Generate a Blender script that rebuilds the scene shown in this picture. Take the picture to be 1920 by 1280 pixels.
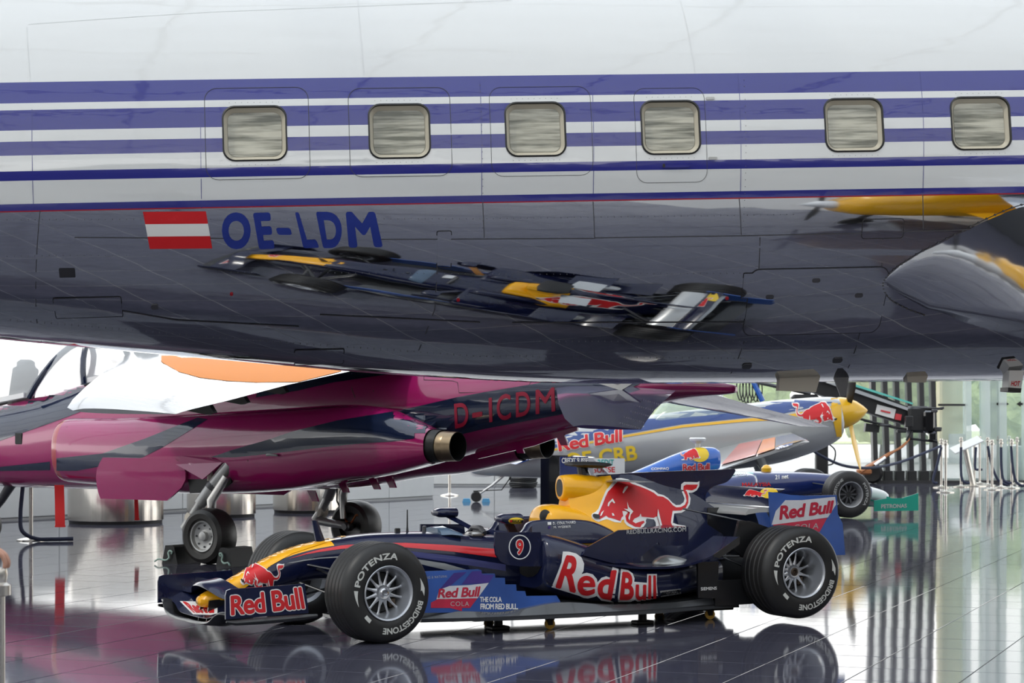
import bpy, bmesh, math, random
import numpy as np
from mathutils import Vector, Matrix
from mathutils.bvhtree import BVHTree
random.seed(7)
for _o in list(bpy.data.objects): bpy.data.objects.remove(_o, do_unlink=True)
SC = bpy.context.scene
COL = SC.collection
R = math.radians
# ------------------------------------------------------------------ camera, sky, exposure
FPX, HOR, CAMH = 4250.0, 767.0, 1.53          # focal length and horizon row for a 1920 x 1280 frame
cam_d = bpy.data.cameras.new('camera'); cam = bpy.data.objects.new('camera', cam_d); COL.objects.link(cam)
cam.location = (0, 0, CAMH); cam.rotation_euler = (R(90), 0, 0)
cam_d.sensor_width = 36; cam_d.lens = FPX/1920*36; cam_d.shift_y = (HOR-640)/1920
cam_d.clip_end = 400
cam_d.dof.use_dof = True; cam_d.dof.focus_distance = 15.6; cam_d.dof.aperture_fstop = 8
SC.camera = cam
SC.view_settings.view_transform = 'Standard'; SC.view_settings.look = 'None'
SC.view_settings.exposure = 0.2; SC.view_settings.gamma = 1; SC.view_settings.use_curve_mapping = False
W = bpy.data.worlds.new('world'); SC.world = W; W.use_nodes = True
wn = W.node_tree; wn.nodes.clear()
def wnode(t): return wn.nodes.new(t)
_tc = wnode('ShaderNodeTexCoord'); _sep = wnode('ShaderNodeSeparateXYZ'); _mr = wnode('ShaderNodeMapRange')
_mix = wnode('ShaderNodeMix'); _mix.data_type = 'RGBA'; _bg = wnode('ShaderNodeBackground'); _out = wnode('ShaderNodeOutputWorld')
wn.links.new(_tc.outputs['Generated'], _sep.inputs[0]); wn.links.new(_sep.outputs['Z'], _mr.inputs['Value'])
_mr.inputs['From Min'].default_value = 0.0; _mr.inputs['From Max'].default_value = 0.8
wn.links.new(_mr.outputs[0], _mix.inputs['Factor'])
_mix.inputs['A'].default_value = (1.0, 0.985, 0.95, 1); _mix.inputs['B'].default_value = (0.80, 0.89, 1.0, 1)
wn.links.new(_mix.outputs['Result'], _bg.inputs['Color']); wn.links.new(_bg.outputs[0], _out.inputs[0])
_bg.inputs['Strength'].default_value = 2.3
sun_d = bpy.data.lights.new('sun', 'SUN'); sun = bpy.data.objects.new('sun', sun_d); COL.objects.link(sun)
sun_d.energy = 2.2; sun_d.angle = R(4); sun_d.color = (1, 0.95, 0.86)
sun.rotation_euler = Vector((0.55, 0.35, -0.95)).to_track_quat('-Z', 'Y').to_euler()
# ------------------------------------------------------------------ helpers: picture rays, frames, meshes
EYE = Vector((0, 0, CAMH))
def rayd(u, v): return Vector(((u-960)/FPX, 1.0, -(v-HOR)/FPX))
def P(u, v, d): return EYE + rayd(u, v)*d
def G(u, v, z=0.0):
    r = rayd(u, v); return EYE + r*((z-CAMH)/r.z)
class Frame:
    "a thing's own axes: where it stands and which way it points"
    def __init__(s, loc, rz=0.0, pitch=0.0):
        s.M = Matrix.Translation(Vector(loc)) @ Matrix.Rotation(rz, 4, 'Z') @ Matrix.Rotation(pitch, 4, 'Y')
        s.I = s.M.inverted()
    def loc(s, p): return s.I @ Vector(p)
    def w(s, p): return s.M @ Vector(p)
    def px(s, u, v, x=None, y=None, z=None):
        o = s.I @ EYE; d = s.I.to_3x3() @ rayd(u, v)
        k, val = (0, x) if x is not None else (1, y) if y is not None else (2, z)
        return o + d*((val-o[k])/d[k])
def link(o, parent=None):
    COL.objects.link(o)
    if parent is not None: o.parent = parent
    return o
def tag(o, label=None, cat=None, group=None, kind=None):
    if label: o['label'] = label
    if cat: o['category'] = cat
    if group: o['group'] = group
    if kind: o['kind'] = kind
    return o
def thing(name, frame, label, cat, group=None):
    o = bpy.data.objects.new(name, None); o.empty_display_size = 0.1
    o.matrix_world = frame.M if isinstance(frame, Frame) else Matrix.Translation(Vector(frame))
    link(o); return tag(o, label, cat, group)
def copy_tree(o, parent=None):
    c = o.copy(); link(c, parent)
    for ch in [k for k in CHILD.get(o.name, [])]:
        copy_tree(ch, c)
    CHILD.setdefault(c.name, [])
    if parent is not None: CHILD.setdefault(parent.name, []).append(c)
    return c
CHILD = {}
def unit(v):
    v = Vector(v); return v.normalized() if v.length > 1e-9 else Vector((0, 0, 1))
def crom(pts, n):
    "smooth curve through points (Catmull-Rom), n steps per span"
    pts = [np.array(p, float) for p in pts]; out = []
    for i in range(len(pts)-1):
        p0 = pts[i-1] if i else 2*pts[0]-pts[1]; p1, p2 = pts[i], pts[i+1]
        p3 = pts[i+2] if i+2 < len(pts) else 2*pts[-1]-pts[-2]
        for k in range(n):
            t = k/n
            out.append(0.5*((2*p1)+(-p0+p2)*t+(2*p0-5*p1+4*p2-p3)*t*t+(-p0+3*p1-3*p2+p3)*t**3))
    out.append(pts[-1]); return [tuple(o) for o in out]
def interp(x, xs, ys): return float(np.interp(x, xs, ys))
class MB:
    def __init__(s): s.v = []; s.f = []; s.m = []; s.mi = 0
    def add(s, vs, fs):
        b = len(s.v); s.v += [tuple(p) for p in vs]
        for f in fs: s.f.append(tuple(b+i for i in f)); s.m.append(s.mi)
        return s
    def box(s, c, size, rot=None):
        x, y, z = (k/2 for k in size); c = Vector(c)
        vs = [Vector((a*x, b*y, d*z)) for d in (-1, 1) for a, b in ((-1, -1), (1, -1), (1, 1), (-1, 1))]
        if rot is not None: vs = [rot @ q for q in vs]
        return s.add([c+q for q in vs], [(3, 2, 1, 0), (4, 5, 6, 7), (0, 1, 5, 4), (1, 2, 6, 5), (2, 3, 7, 6), (3, 0, 4, 7)])
    def bbox(s, c, size, b=0.01, rot=None):
        "box with chamfered edges"
        x, y, z = (k/2 for k in size); b = min(b, x*.9, y*.9, z*.9); c = Vector(c); vs = []; fs = []
        rings = [(-z, b), (-z+b, 0), (z-b, 0), (z, b)]
        for zz, ins in rings:
            X, Y = x-ins, y-ins
            vs += [Vector(q) for q in ((-X, -Y+b, zz), (-X+b, -Y, zz), (X-b, -Y, zz), (X, -Y+b, zz), (X, Y-b, zz), (X-b, Y, zz), (-X+b, Y, zz), (-X, Y-b, zz))]
        if rot is not None: vs = [rot @ q for q in vs]
        for r in range(3):
            for k in range(8): fs.append((r*8+k, r*8+(k+1) % 8, r*8+8+(k+1) % 8, r*8+8+k))
        fs.append(tuple(range(7, -1, -1))); fs.append(tuple(range(24, 32)))
        return s.add([c+q for q in vs], fs)
    def loft(s, rings, close=True, caps=True, flip=False):
        n = len(rings[0]); vs = [p for r in rings for p in r]; fs = []
        for i in range(len(rings)-1):
            for k in range(n if close else n-1):
                a, b = i*n+k, i*n+(k+1) % n; fs.append((a, b, b+n, a+n))
        if caps and close:
            fs.append(tuple(range(n-1, -1, -1))); fs.append(tuple((len(rings)-1)*n+k for k in range(n)))
        if flip: fs = [tuple(reversed(f)) for f in fs]
        return s.add(vs, fs)
    def tube(s, pts, rad, n=10, caps=True, squash=None):
        pts = [Vector(p) for p in pts]; rr = rad if isinstance(rad, (list, tuple)) else [rad]*len(pts)
        rings = []; up = None
        for i, p in enumerate(pts):
            t = unit((pts[i+1] if i+1 < len(pts) else p) - (pts[i-1] if i else p))
            if up is None: up = Vector((0, 0, 1)) if abs(t.z) < 0.9 else Vector((1, 0, 0))
            a = unit(t.cross(up)); b = unit(a.cross(t)); up = b
            q = squash or 1.0
            rings.append([p + a*math.cos(k*2*math.pi/n)*rr[i] + b*math.sin(k*2*math.pi/n)*rr[i]*q for k in range(n)])
        return s.loft(rings, caps=caps)
    def lathe(s, prof, o=(0, 0, 0), axis=(0, 0, 1), n=32, caps=True):
        "profile [(radius, height)] turned about axis"
        o = Vector(o); ax = unit(axis); a = unit(ax.orthogonal()); b = ax.cross(a)
        rings = [[o + ax*h + (a*math.cos(k*2*math.pi/n) + b*math.sin(k*2*math.pi/n))*max(r, 1e-4) for k in range(n)] for r, h in prof]
        return s.loft(rings, caps=caps)
    def prism(s, poly, off):
        "flat polygon (3-D points) pushed along off"
        n = len(poly); off = Vector(off); p0 = [Vector(p) for p in poly]
        vs = p0 + [p+off for p in p0]
        fs = [tuple(range(n-1, -1, -1)), tuple(range(n, 2*n))] + [(k, (k+1) % n, n+(k+1) % n, n+k) for k in range(n)]
        return s.add(vs, fs)
    def build(s, name, mats, parent=None, smooth=True, ang=35, fixn=True):
        me = bpy.data.meshes.new(name); me.from_pydata(s.v, [], s.f)
        mats = mats if isinstance(mats, (list, tuple)) else [mats]
        for m in mats: me.materials.append(MAT[m] if isinstance(m, str) else m)
        me.polygons.foreach_set('material_index', s.m)
        if fixn:
            bm = bmesh.new(); bm.from_mesh(me); bmesh.ops.recalc_face_normals(bm, faces=bm.faces); bm.to_mesh(me); bm.free()
        if smooth:
            me.polygons.foreach_set('use_smooth', [True]*len(me.polygons)); me.set_sharp_from_angle(angle=R(ang))
        me.update()
        o = bpy.data.objects.new(name, me); link(o, parent)
        if parent is not None: CHILD.setdefault(parent.name, []).append(o)
        CHILD.setdefault(o.name, [])
        return o
def ell(n, cy, cz, ry, rzu, rzl, x, p=2.0, a0=0.0):
    "section ring (super-ellipse) in the plane x"
    out = []
    for k in range(n):
        a = a0 + 2*math.pi*k/n; c, q = math.cos(a), math.sin(a)
        rz = rzu if q >= 0 else rzl
        out.append((x, cy + math.copysign(abs(c)**(2/p), c)*ry, cz + math.copysign(abs(q)**(2/p), q)*rz))
    return out
def bvh(objs, frame):
    vs, fs = [], []
    for o in objs:
        b = len(vs); vs += [frame.M @ v.co for v in o.data.vertices]; fs += [tuple(b+i for i in p.vertices) for p in o.data.polygons]
    return BVHTree.FromPolygons(vs, fs)
# ------------------------------------------------------------------ materials
MAT = {}
def mat(name, col, rough=0.5, metal=0.0, coat=0.0, spec=0.5, bump=None, var=0.0, vscale=5.0, alpha=None, trans=0.0, ior=1.5, emit=None, aniso=0.0, coatr=0.03):
    m = bpy.data.materials.new(name); m.use_nodes = True; MAT[name] = m
    nt = m.node_tree; b = nt.nodes['Principled BSDF']
    b.inputs['Base Color'].default_value = (*col, 1); b.inputs['Roughness'].default_value = rough; b.inputs['Metallic'].default_value = metal
    b.inputs['Coat Weight'].default_value = coat; b.inputs['Coat Roughness'].default_value = coatr
    b.inputs['Specular IOR Level'].default_value = spec; b.inputs['IOR'].default_value = ior
    b.inputs['Transmission Weight'].default_value = trans; b.inputs['Anisotropic'].default_value = aniso
    if alpha is not None: b.inputs['Alpha'].default_value = alpha
    if emit: b.inputs['Emission Color'].default_value = (*emit[0], 1); b.inputs['Emission Strength'].default_value = emit[1]
    tc = nt.nodes.new('ShaderNodeTexCoord')
    if var:
        nz = nt.nodes.new('ShaderNodeTexNoise'); nz.inputs['Scale'].default_value = vscale; nz.inputs['Detail'].default_value = 5
        nt.links.new(tc.outputs['Object'], nz.inputs['Vector'])
        mx = nt.nodes.new('ShaderNodeMix'); mx.data_type = 'RGBA'
        mx.inputs['A'].default_value = (*[c*(1-var) for c in col], 1); mx.inputs['B'].default_value = (*[min(1, c*(1+var)) for c in col], 1)
        nt.links.new(nz.outputs[0], mx.inputs['Factor']); nt.links.new(mx.outputs['Result'], b.inputs['Base Color'])
    if bump:      # (scale xyz, strength, distance)
        mp = nt.nodes.new('ShaderNodeMapping'); mp.inputs['Scale'].default_value = bump[0]
        n2 = nt.nodes.new('ShaderNodeTexNoise'); n2.inputs['Scale'].default_value = 1.0; n2.inputs['Detail'].default_value = bump[3] if len(bump) > 3 else 3
        bp = nt.nodes.new('ShaderNodeBump'); bp.inputs['Strength'].default_value = bump[1]; bp.inputs['Distance'].default_value = bump[2]
        nt.links.new(tc.outputs['Object'], mp.inputs[0]); nt.links.new(mp.outputs[0], n2.inputs['Vector'])
        nt.links.new(n2.outputs[0], bp.inputs['Height']); nt.links.new(bp.outputs[0], b.inputs['Normal'])
        if coat: nt.links.new(bp.outputs[0], b.inputs['Coat Normal'])
    return m
mat('navy', (0.006, 0.009, 0.036), 0.22, coat=0.5, spec=0.35, var=0.15)
mat('navy_matte', (0.010, 0.013, 0.040), 0.4, var=0.1)
mat('yellow', (0.88, 0.42, 0.006), 0.3, coat=0.4, spec=0.35, var=0.05)
mat('red', (0.62, 0.012, 0.018), 0.35, coat=0.5)
mat('redprint', (0.60, 0.010, 0.014), 0.45)
mat('whiteprint', (0.80, 0.79, 0.76), 0.45)
mat('greyprint', (0.42, 0.42, 0.40), 0.5)
mat('yellowprint', (0.80, 0.55, 0.03), 0.45)
mat('blueprint', (0.012, 0.03, 0.23), 0.4)
mat('blackprint', (0.008, 0.008, 0.009), 0.5)
mat('orange', (0.75, 0.20, 0.02), 0.35, coat=0.4)
mat('carbon', (0.010, 0.010, 0.011), 0.32, coat=0.5, var=0.3, vscale=60)
mat('black', (0.010, 0.010, 0.010), 0.5, var=0.2)
mat('blackgloss', (0.006, 0.006, 0.007), 0.12, coat=0.6)
mat('tyre', (0.014, 0.0135, 0.013), 0.48, var=0.25, vscale=14, bump=((60, 60, 60), 0.15, 0.002))
mat('tyretext', (0.62, 0.62, 0.57), 0.6, var=0.1)
mat('rim', (0.52, 0.53, 0.55), 0.34, metal=0.75, var=0.06)
mat('chrome', (0.82, 0.82, 0.82), 0.12, metal=1.0)
mat('steel', (0.62, 0.60, 0.57), 0.28, metal=1.0, var=0.06)
mat('darksteel', (0.10, 0.10, 0.105), 0.4, metal=0.8)
mat('hub', (0.10, 0.075, 0.055), 0.45, metal=0.7, var=0.3, vscale=20)
# ------------------------------------------------------------------ lettering and emblems laid onto surfaces
from mathutils.geometry import tessellate_polygon
_TX = {}
def text2d(body, bold=0.0, space=1.0, shear=0.0):
    "letters as flat triangles; weight is added by overlaying shifted copies, so heavy strokes stay clean"
    k = (body, bold, space, shear)
    if k in _TX: return _TX[k]
    if bold > 0:
        v, f = text2d(body, 0.0, space, shear); vs = []; fs = []; nn = 8 if bold < .03 else 12
        sh = [(0, 0)] + [(math.cos(2*math.pi*i/nn)*bold, math.sin(2*math.pi*i/nn)*bold) for i in range(nn)]
        for ci, (dx, dy) in enumerate(sh): b = len(vs); vs += [(a+dx, c+dy, ci) for a, c, _ in v]; fs += [tuple(b+i for i in t) for t in f]
        _TX[k] = (np.array(vs), fs); return _TX[k]
    c = bpy.data.curves.new('t', 'FONT'); c.body = body; c.size = 1.0; c.offset = bold; c.space_character = space; c.shear = shear
    c.resolution_u = 5; c.fill_mode = 'FRONT'
    o = bpy.data.objects.new('t', c); COL.objects.link(o)
    bpy.context.view_layer.update()
    me = bpy.data.meshes.new_from_object(o.evaluated_get(bpy.context.evaluated_depsgraph_get()))
    vs = [(v.co.x, v.co.y, 0.0) for v in me.vertices]; fs = [tuple(p.vertices) for p in me.polygons]
    bpy.data.objects.remove(o); bpy.data.curves.remove(c); bpy.data.meshes.remove(me)
    _TX[k] = (np.array(vs), fs); return _TX[k]
def norm2d(sh, ref=None):
    v, f = sh; r = (ref or sh)[0]; lo, hi = r[:, :2].min(0), r[:, :2].max(0)
    return (np.array([((p[0]-lo[0])/(hi[0]-lo[0]), (p[1]-lo[1])/(hi[1]-lo[1]), p[2]) for p in v]), f)
def poly2d(pts, holes=()):
    loops = [[Vector((x, y, 0)) for x, y in pts]] + [[Vector((x, y, 0)) for x, y in h] for h in holes]
    tri = tessellate_polygon(loops); flat = [(p.x, p.y, 0.0) for l in loops for p in l]
    return (np.array(flat, float), [tuple(t) for t in tri])
def oval(cx, cy, rx, ry, n=28): return [(cx+rx*math.cos(2*math.pi*k/n), cy+ry*math.sin(2*math.pi*k/n)) for k in range(n)]
def ring2d(cx, cy, rx, ry, tx, ty, n=32): return poly2d(oval(cx, cy, rx, ry, n), [oval(cx, cy, rx-tx, ry-ty, n)])
def fit2d(sh, x0, y0, x1, y1): return (np.array([(x0+(x1-x0)*a, y0+(y1-y0)*b, c) for a, b, c in sh[0]]), sh[1])
def grid_cut(sh, xs, ys):
    v, f = sh; bm = bmesh.new(); bv = [bm.verts.new((p[0], p[1], p[2] if len(p) > 2 else 0)) for p in v]
    for t in f:
        try: bm.faces.new([bv[i] for i in t])
        except ValueError: pass
    for co, no in [((x, 0, 0), (1, 0, 0)) for x in xs] + [((0, y, 0), (0, 1, 0)) for y in ys]:
        bmesh.ops.bisect_plane(bm, geom=bm.verts[:]+bm.edges[:]+bm.faces[:], plane_co=co, plane_no=no)
    bm.verts.index_update(); vv = np.array([(p.co.x, p.co.y, p.co.z) for p in bm.verts]); ff = [tuple(p.index for p in q.verts) for q in bm.faces]
    bm.free(); return (vv, ff)
def quadmap(q):
    tl, tr, br, bl = [np.array(p, float) for p in q]
    return lambda s, t: tuple((bl*(1-s)+br*s)*(1-t) + (tl*(1-s)+tr*s)*t)
def decal(name, tree, frame, layers, q, parent, cells=(14, 6), off=0.0025, origin=None, mirror=False):
    """layers [(shape in 0..1, material)] printed on a surface: q gives where the four corners lie as seen from the
    camera's direction (or a map function); the print follows the surface it lands on."""
    mp = quadmap(q) if not callable(q) else q
    mb = MB(); mats = []
    for li, (sh, m) in enumerate(layers):
        v, f = grid_cut(sh, [k/cells[0] for k in range(0, cells[0]+1)], [k/cells[1] for k in range(0, cells[1]+1)])
        pts = []
        for a, b, ci in v:
            u, w = mp(a, b); d = rayd(u, w).normalized()
            h, n, i, dist = tree.ray_cast(EYE, d)
            if h is None: pts.append(None); continue
            if n.dot(d) > 0: n = -n
            pts.append(frame.I @ (h + n*(off*(1+0.7*li)+ci*9e-5)))
        ids = {}; vs = []
        for k, p in enumerate(pts):
            if p is not None: ids[k] = len(vs); vs.append(p)
        fs = [tuple(ids[i] for i in t) for t in f if all(i in ids for i in t)]
        # drop triangles torn across a depth step
        ok = []
        for t in fs:
            dl = max((Vector(vs[t[i]])-Vector(vs[t[i-1]])).length for i in range(len(t)))
            if dl < 0.6: ok.append(t)
        if m not in mats: mats.append(m)
        mb.mi = mats.index(m)
        if mirror: vs = [(p[0], -p[1], p[2]) for p in vs]
        mb.add(vs, ok)
    return mb.build(name, mats, parent, smooth=True, fixn=False)
def logo_text(body, bold=0.02, outline=0.05, space=0.95, ink='redprint', rim='whiteprint', shear=0.0):
    b = text2d(body, bold, space, shear); L = []
    ref = text2d(body, outline, space, shear) if outline else b
    if outline: L.append((norm2d(ref), rim))
    L.append((norm2d(b, ref), ink)); return L
# the charging bull of the drinks emblem, facing left, drawn in a 0..1 box
def _bn(pts, x0=140., x1=1780., y0=120., y1=900.): return [((x-x0)/(x1-x0), 1-(y-y0)/(y1-y0)) for x, y in pts]
BULL_W = _bn([(150, 690), (165, 660), (215, 635), (255, 590), (290, 500), (330, 400), (370, 310), (430, 240), (520, 135), (590, 130), (700, 150), (780, 190), (900, 235), (1000, 280), (1090, 315), (1150, 365), (1230, 385), (1300, 430), (1360, 495), (1420, 535), (1480, 530), (1530, 490), (1545, 440), (1520, 370), (1490, 290), (1495, 220), (1540, 185), (1640, 185), (1730, 190), (1770, 175), (1765, 250), (1730, 310), (1670, 345), (1605, 350), (1635, 430), (1625, 520), (1580, 600), (1500, 650), (1390, 660), (1380, 740), (1370, 800), (1440, 825), (1560, 845), (1560, 880), (1120, 890), (1110, 790), (1085, 750), (980, 735), (965, 760), (970, 800), (930, 860), (860, 890), (770, 885), (680, 840), (640, 790), (640, 750), (605, 760), (590, 800), (500, 790), (380, 745), (330, 760), (260, 785), (210, 770), (160, 730)])
BULL_R = _bn([(255, 670), (290, 590), (330, 490), (360, 410), (400, 330), (470, 260), (540, 185), (680, 175), (760, 220), (880, 260), (990, 305), (1080, 350), (1140, 400), (1220, 410), (1300, 460), (1370, 540), (1420, 570), (1490, 565), (1550, 530), (1575, 470), (1560, 390), (1525, 310), (1530, 245), (1570, 225), (1660, 225), (1745, 225), (1720, 280), (1660, 310), (1570, 305), (1600, 400), (1600, 500), (1560, 580), (1490, 615), (1365, 620), (1345, 740), (1340, 800), (1360, 850), (1180, 860), (1150, 770), (1140, 700), (1080, 725), (900, 710), (885, 660), (865, 705), (790, 740), (765, 780), (810, 810), (860, 790), (930, 770), (945, 795), (900, 830), (880, 870), (800, 860), (710, 810), (670, 775), (655, 700), (700, 640), (660, 622), (610, 625), (625, 700), (600, 720), (580, 775), (500, 745), (400, 720), (370, 695), (320, 725), (270, 750)])
BULL_MARKS = [_bn(p) for p in ([(465, 435), (500, 500), (485, 510), (455, 478), (425, 505), (408, 558), (390, 550), (398, 500)], [(680, 250), (692, 268), (622, 362), (608, 350), (640, 270)],
    [(450, 660), (475, 665), (492, 700), (460, 702)], [(335, 622), (300, 700), (275, 708), (300, 650)], [(1135, 598), (1160, 700), (1200, 860), (1170, 860), (1125, 700)],
    [(668, 485), (695, 575), (762, 640), (722, 690), (705, 775), (688, 740), (712, 655), (645, 615), (545, 555), (620, 600), (680, 605)], [(830, 745), (855, 745), (860, 775), (815, 790), (798, 765)])]
BULL_NOSE = _bn([(165, 695), (185, 680), (260, 690), (275, 720), (265, 752), (200, 745), (170, 725)])
def bull_layers(small=False):
    L = [(poly2d(BULL_W), 'whiteprint'), (poly2d(BULL_R), 'redprint')]
    if not small: L += [(poly2d(m), 'whiteprint') for m in BULL_MARKS[:6]] + [(poly2d(BULL_NOSE), 'blackprint')]
    return L
def flip_layers(L): return [((np.array([(1-a, b, c) for a, b, c in s[0]]), s[1]), m) for s, m in L]
def place_layers(L, x0, y0, x1, y1): return [(fit2d(s, x0, y0, x1, y1), m) for s, m in L]
# ------------------------------------------------------------------ the hall
def floor_mat():
    m = mat('tile', (0.066, 0.066, 0.092), 0.06, var=0.35, vscale=9, spec=0.5, bump=((3.5, 3.5, 3.5), 0.05, 0.004, 2))
    return m
floor_mat()
mat('grout', (0.36, 0.35, 0.34), 0.6)
mat('wallgrey', (0.50, 0.51, 0.51), 0.55, var=0.05, vscale=0.7)
mat('panelgrey', (0.62, 0.63, 0.62), 0.4, var=0.04)
mat('roofsteel', (0.55, 0.56, 0.57), 0.45, metal=0.3)
mat('postdark', (0.035, 0.035, 0.037), 0.4, metal=0.3)
mat('concrete', (0.72, 0.62, 0.38), 0.8, var=0.3, vscale=2.0)
mat('apron', (0.62, 0.61, 0.58), 0.8, var=0.08, vscale=0.3)
mat('lawn', (0.42, 0.46, 0.28), 0.9, var=0.3, vscale=0.5)
mat('glassgreen', (0.55, 0.70, 0.65), 0.08, alpha=0.30, coat=0.3)
mat('frosted', (0.62, 0.70, 0.68), 0.5, alpha=0.6, var=0.1, vscale=0.8)
def struct(o, label=None): o['kind'] = 'structure'; return o
TA = R(20); TS = 0.62                            # tile direction and size
tx = Vector((math.cos(TA), -math.sin(TA), 0)); ty = Vector((math.sin(TA), math.cos(TA), 0))
T0 = G(1135, 1280)
mb = MB(); mb.box((0, 12, -0.106), (110, 120, 0.2)); floor = struct(mb.build('floor', 'grout', smooth=False))
GAP = 0.006
def tile_uv(i, j, s=TS):
    c = T0 + tx*((i+.5)*s) + ty*((j+.5)*s); return c
near, far = [], []
for i in range(-70, 60):
    for j in range(-60, 80):
        c = tile_uv(i, j)
        if c.y < -20 or c.y > 47.6 or abs(c.x) > 24: continue
        u = 960 + FPX*c.x/max(c.y, .1)
        if 11.8 < c.y < 19.5 and -110 < u < 2030: near.append(c)
        elif c.y > 5 and -900 < u < 2900: far.append(c)
        elif (i % 1 == 0) and c.y <= 5: far.append(c)
h = TS/2-GAP/2; b = 0.002
_mb = MB(); _mb.add([tx*(-h)+ty*(-h)+Vector((0, 0, -.006)), tx*h+ty*(-h)+Vector((0, 0, -.006)), tx*h+ty*h+Vector((0, 0, -.006)), tx*(-h)+ty*h+Vector((0, 0, -.006)),
     tx*(b-h)+ty*(b-h), tx*(h-b)+ty*(b-h), tx*(h-b)+ty*(h-b), tx*(b-h)+ty*(h-b)], [(4, 5, 6, 7), (0, 1, 5, 4), (1, 2, 6, 5), (2, 3, 7, 6), (3, 0, 4, 7)])
tile = _mb.build('floor_tile', 'tile', floor, smooth=False)
rt = random.Random(3)
for k, c in enumerate(near):
    o = tile if k == 0 else tile.copy()
    if k: link(o, floor)
    o.location = c; o.rotation_euler = (rt.gauss(0, 0.0007), rt.gauss(0, 0.0007), 0)
_mb = MB()
for c in far:
    n1, n2 = rt.gauss(0, .0006), rt.gauss(0, .0006)
    q = [c + tx*a*h + ty*b_*h for a, b_ in ((-1, -1), (1, -1), (1, 1), (-1, 1))]
    _mb.add([(p.x, p.y, (p.x-c.x)*n1+(p.y-c.y)*n2) for p in q], [(0, 1, 2, 3)])
ft = _mb.build('far_floor_tiles', 'tile', floor, smooth=False); ft['kind'] = 'stuff'
# roof: arched steel ribs and purlins of the glazed shell
mb = MB()
def roofz(x, y): return 13.5 - 0.0068*(x*x) - 0.0022*(y-12)**2
for k in range(-7, 6):
    y = 12 + k*6.2
    pts = [(x, y, roofz(x, y)) for x in np.linspace(-36, 36, 25)]
    mb.tube(pts, 0.11, n=6)
for k in range(-11, 12):
    x = k*3.2
    pts = [(x, y, roofz(x, y)-0.05) for y in np.linspace(-32, 46, 21)]
    mb.tube(pts, 0.055, n=5)
ceil = struct(mb.build('ceiling', 'roofsteel'))
mat('roofglass', (0.55, 0.60, 0.62), 0.2, alpha=0.55)
mb = MB(); gxs = np.linspace(-35.2, 35.2, 23); gys = np.linspace(-31.4, 43.0, 13)
mb.loft([[(x, y, roofz(x, y)+.16) for x in gxs] for y in gys], close=False, caps=False); mb.build('roof_glazing', 'roofglass', ceil)
# grey partition of panels running back on the left, and a low one across the back
def panel_wall(name, a, b, hgt, pw, m1='wallgrey', m2='panelgrey', th=.12):
    a = Vector(a); b = Vector(b); L = (b-a).length; ang = math.atan2(b.y-a.y, b.x-a.x); m = (a+b)/2
    fr = Frame((m.x, m.y, 0), ang); mb = MB(); mb.box((0, 0, hgt/2), (L, th, hgt)); w = struct(mb.build(name, m1, None, smooth=False)); w.matrix_world = fr.M
    n = max(1, int(L/pw)); q = L/n; mb = MB(); mb.bbox((0, 0, 0), (q-.012, .03, hgt-.05), .005); p0 = mb.build('panel', m2, w, smooth=False)
    for k in range(n):
        o = p0 if k == 0 else p0.copy()
        if k: link(o, w)
        o.location = (-L/2+(k+.5)*q, -th/2-.012, hgt/2+.01)
    return w
panel_wall('wall_left', (-11.5, 24.8, 0), (-1.42, 39.3, 0), 1.12, 1.25)
panel_wall('wall_back', (-3.6, 45.4, 0), (2.9, 45.4, 0), 1.0, 1.4)
# the hall behind the camera, and an added dark wall at the right
mat('halldark', (0.05, 0.052, 0.058), 0.6, var=0.2, vscale=0.4)
mat('hallgrey', (0.20, 0.21, 0.22), 0.6, var=0.15, vscale=0.4)
panel_wall('wall_front', (26, -18, 0), (-26, -18, 0), 5.2, 2.6, 'halldark', 'halldark')
panel_wall('wall_right_added', (21, 28, 0), (21, -18, 0), 4.6, 2.6, 'halldark', 'halldark')  # added out of view to darken reflections in the car's side plates
panel_wall('wall_side', (-24, -18, 0), (-24, 20, 0), 3.2, 2.6, 'hallgrey', 'hallgrey')
# outside: apron and lawn beyond the glass
ap = MB(); ap.box((0, 110, -0.15), (240, 124, 0.1)); struct(ap.build('ground_outside', 'apron', smooth=False))
lw = MB(); lw.box((0, 130, -0.02), (240, 50, 0.1)); struct(lw.build('lawn_outside', 'lawn', smooth=False))
# ------------------------------------------------------------------ polished propeller airliner across the top
mat('plane_white', (0.63, 0.64, 0.63), 0.14, coat=1.0, bump=((0.5, 3, 4.5), 0.9, 0.010, 2))
mat('plane_blue', (0.020, 0.022, 0.20), 0.16, coat=1.0, bump=((1.2, 3, 5), 0.7, 0.006, 3))
mat('plane_red', (0.35, 0.01, 0.02), 0.3)
mat('plane_metal', (0.60, 0.61, 0.63), 0.04, metal=1.0, bump=((1.1, 2.2, 2.6), 0.5, 0.007, 2), var=0.05, vscale=1.2)
mat('plane_fillet', (0.58, 0.59, 0.61), 0.05, metal=1.0, bump=((2.2, 2.2, 2.2), 0.5, 0.007, 2))
mat('reveal', (0.50, 0.46, 0.36), 0.5)
mat('seal', (0.012, 0.012, 0.012), 0.5)
mat('seam', (0.10, 0.10, 0.11), 0.5, metal=0.5)
mat('seam_dark', (0.03, 0.03, 0.035), 0.5)
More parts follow.
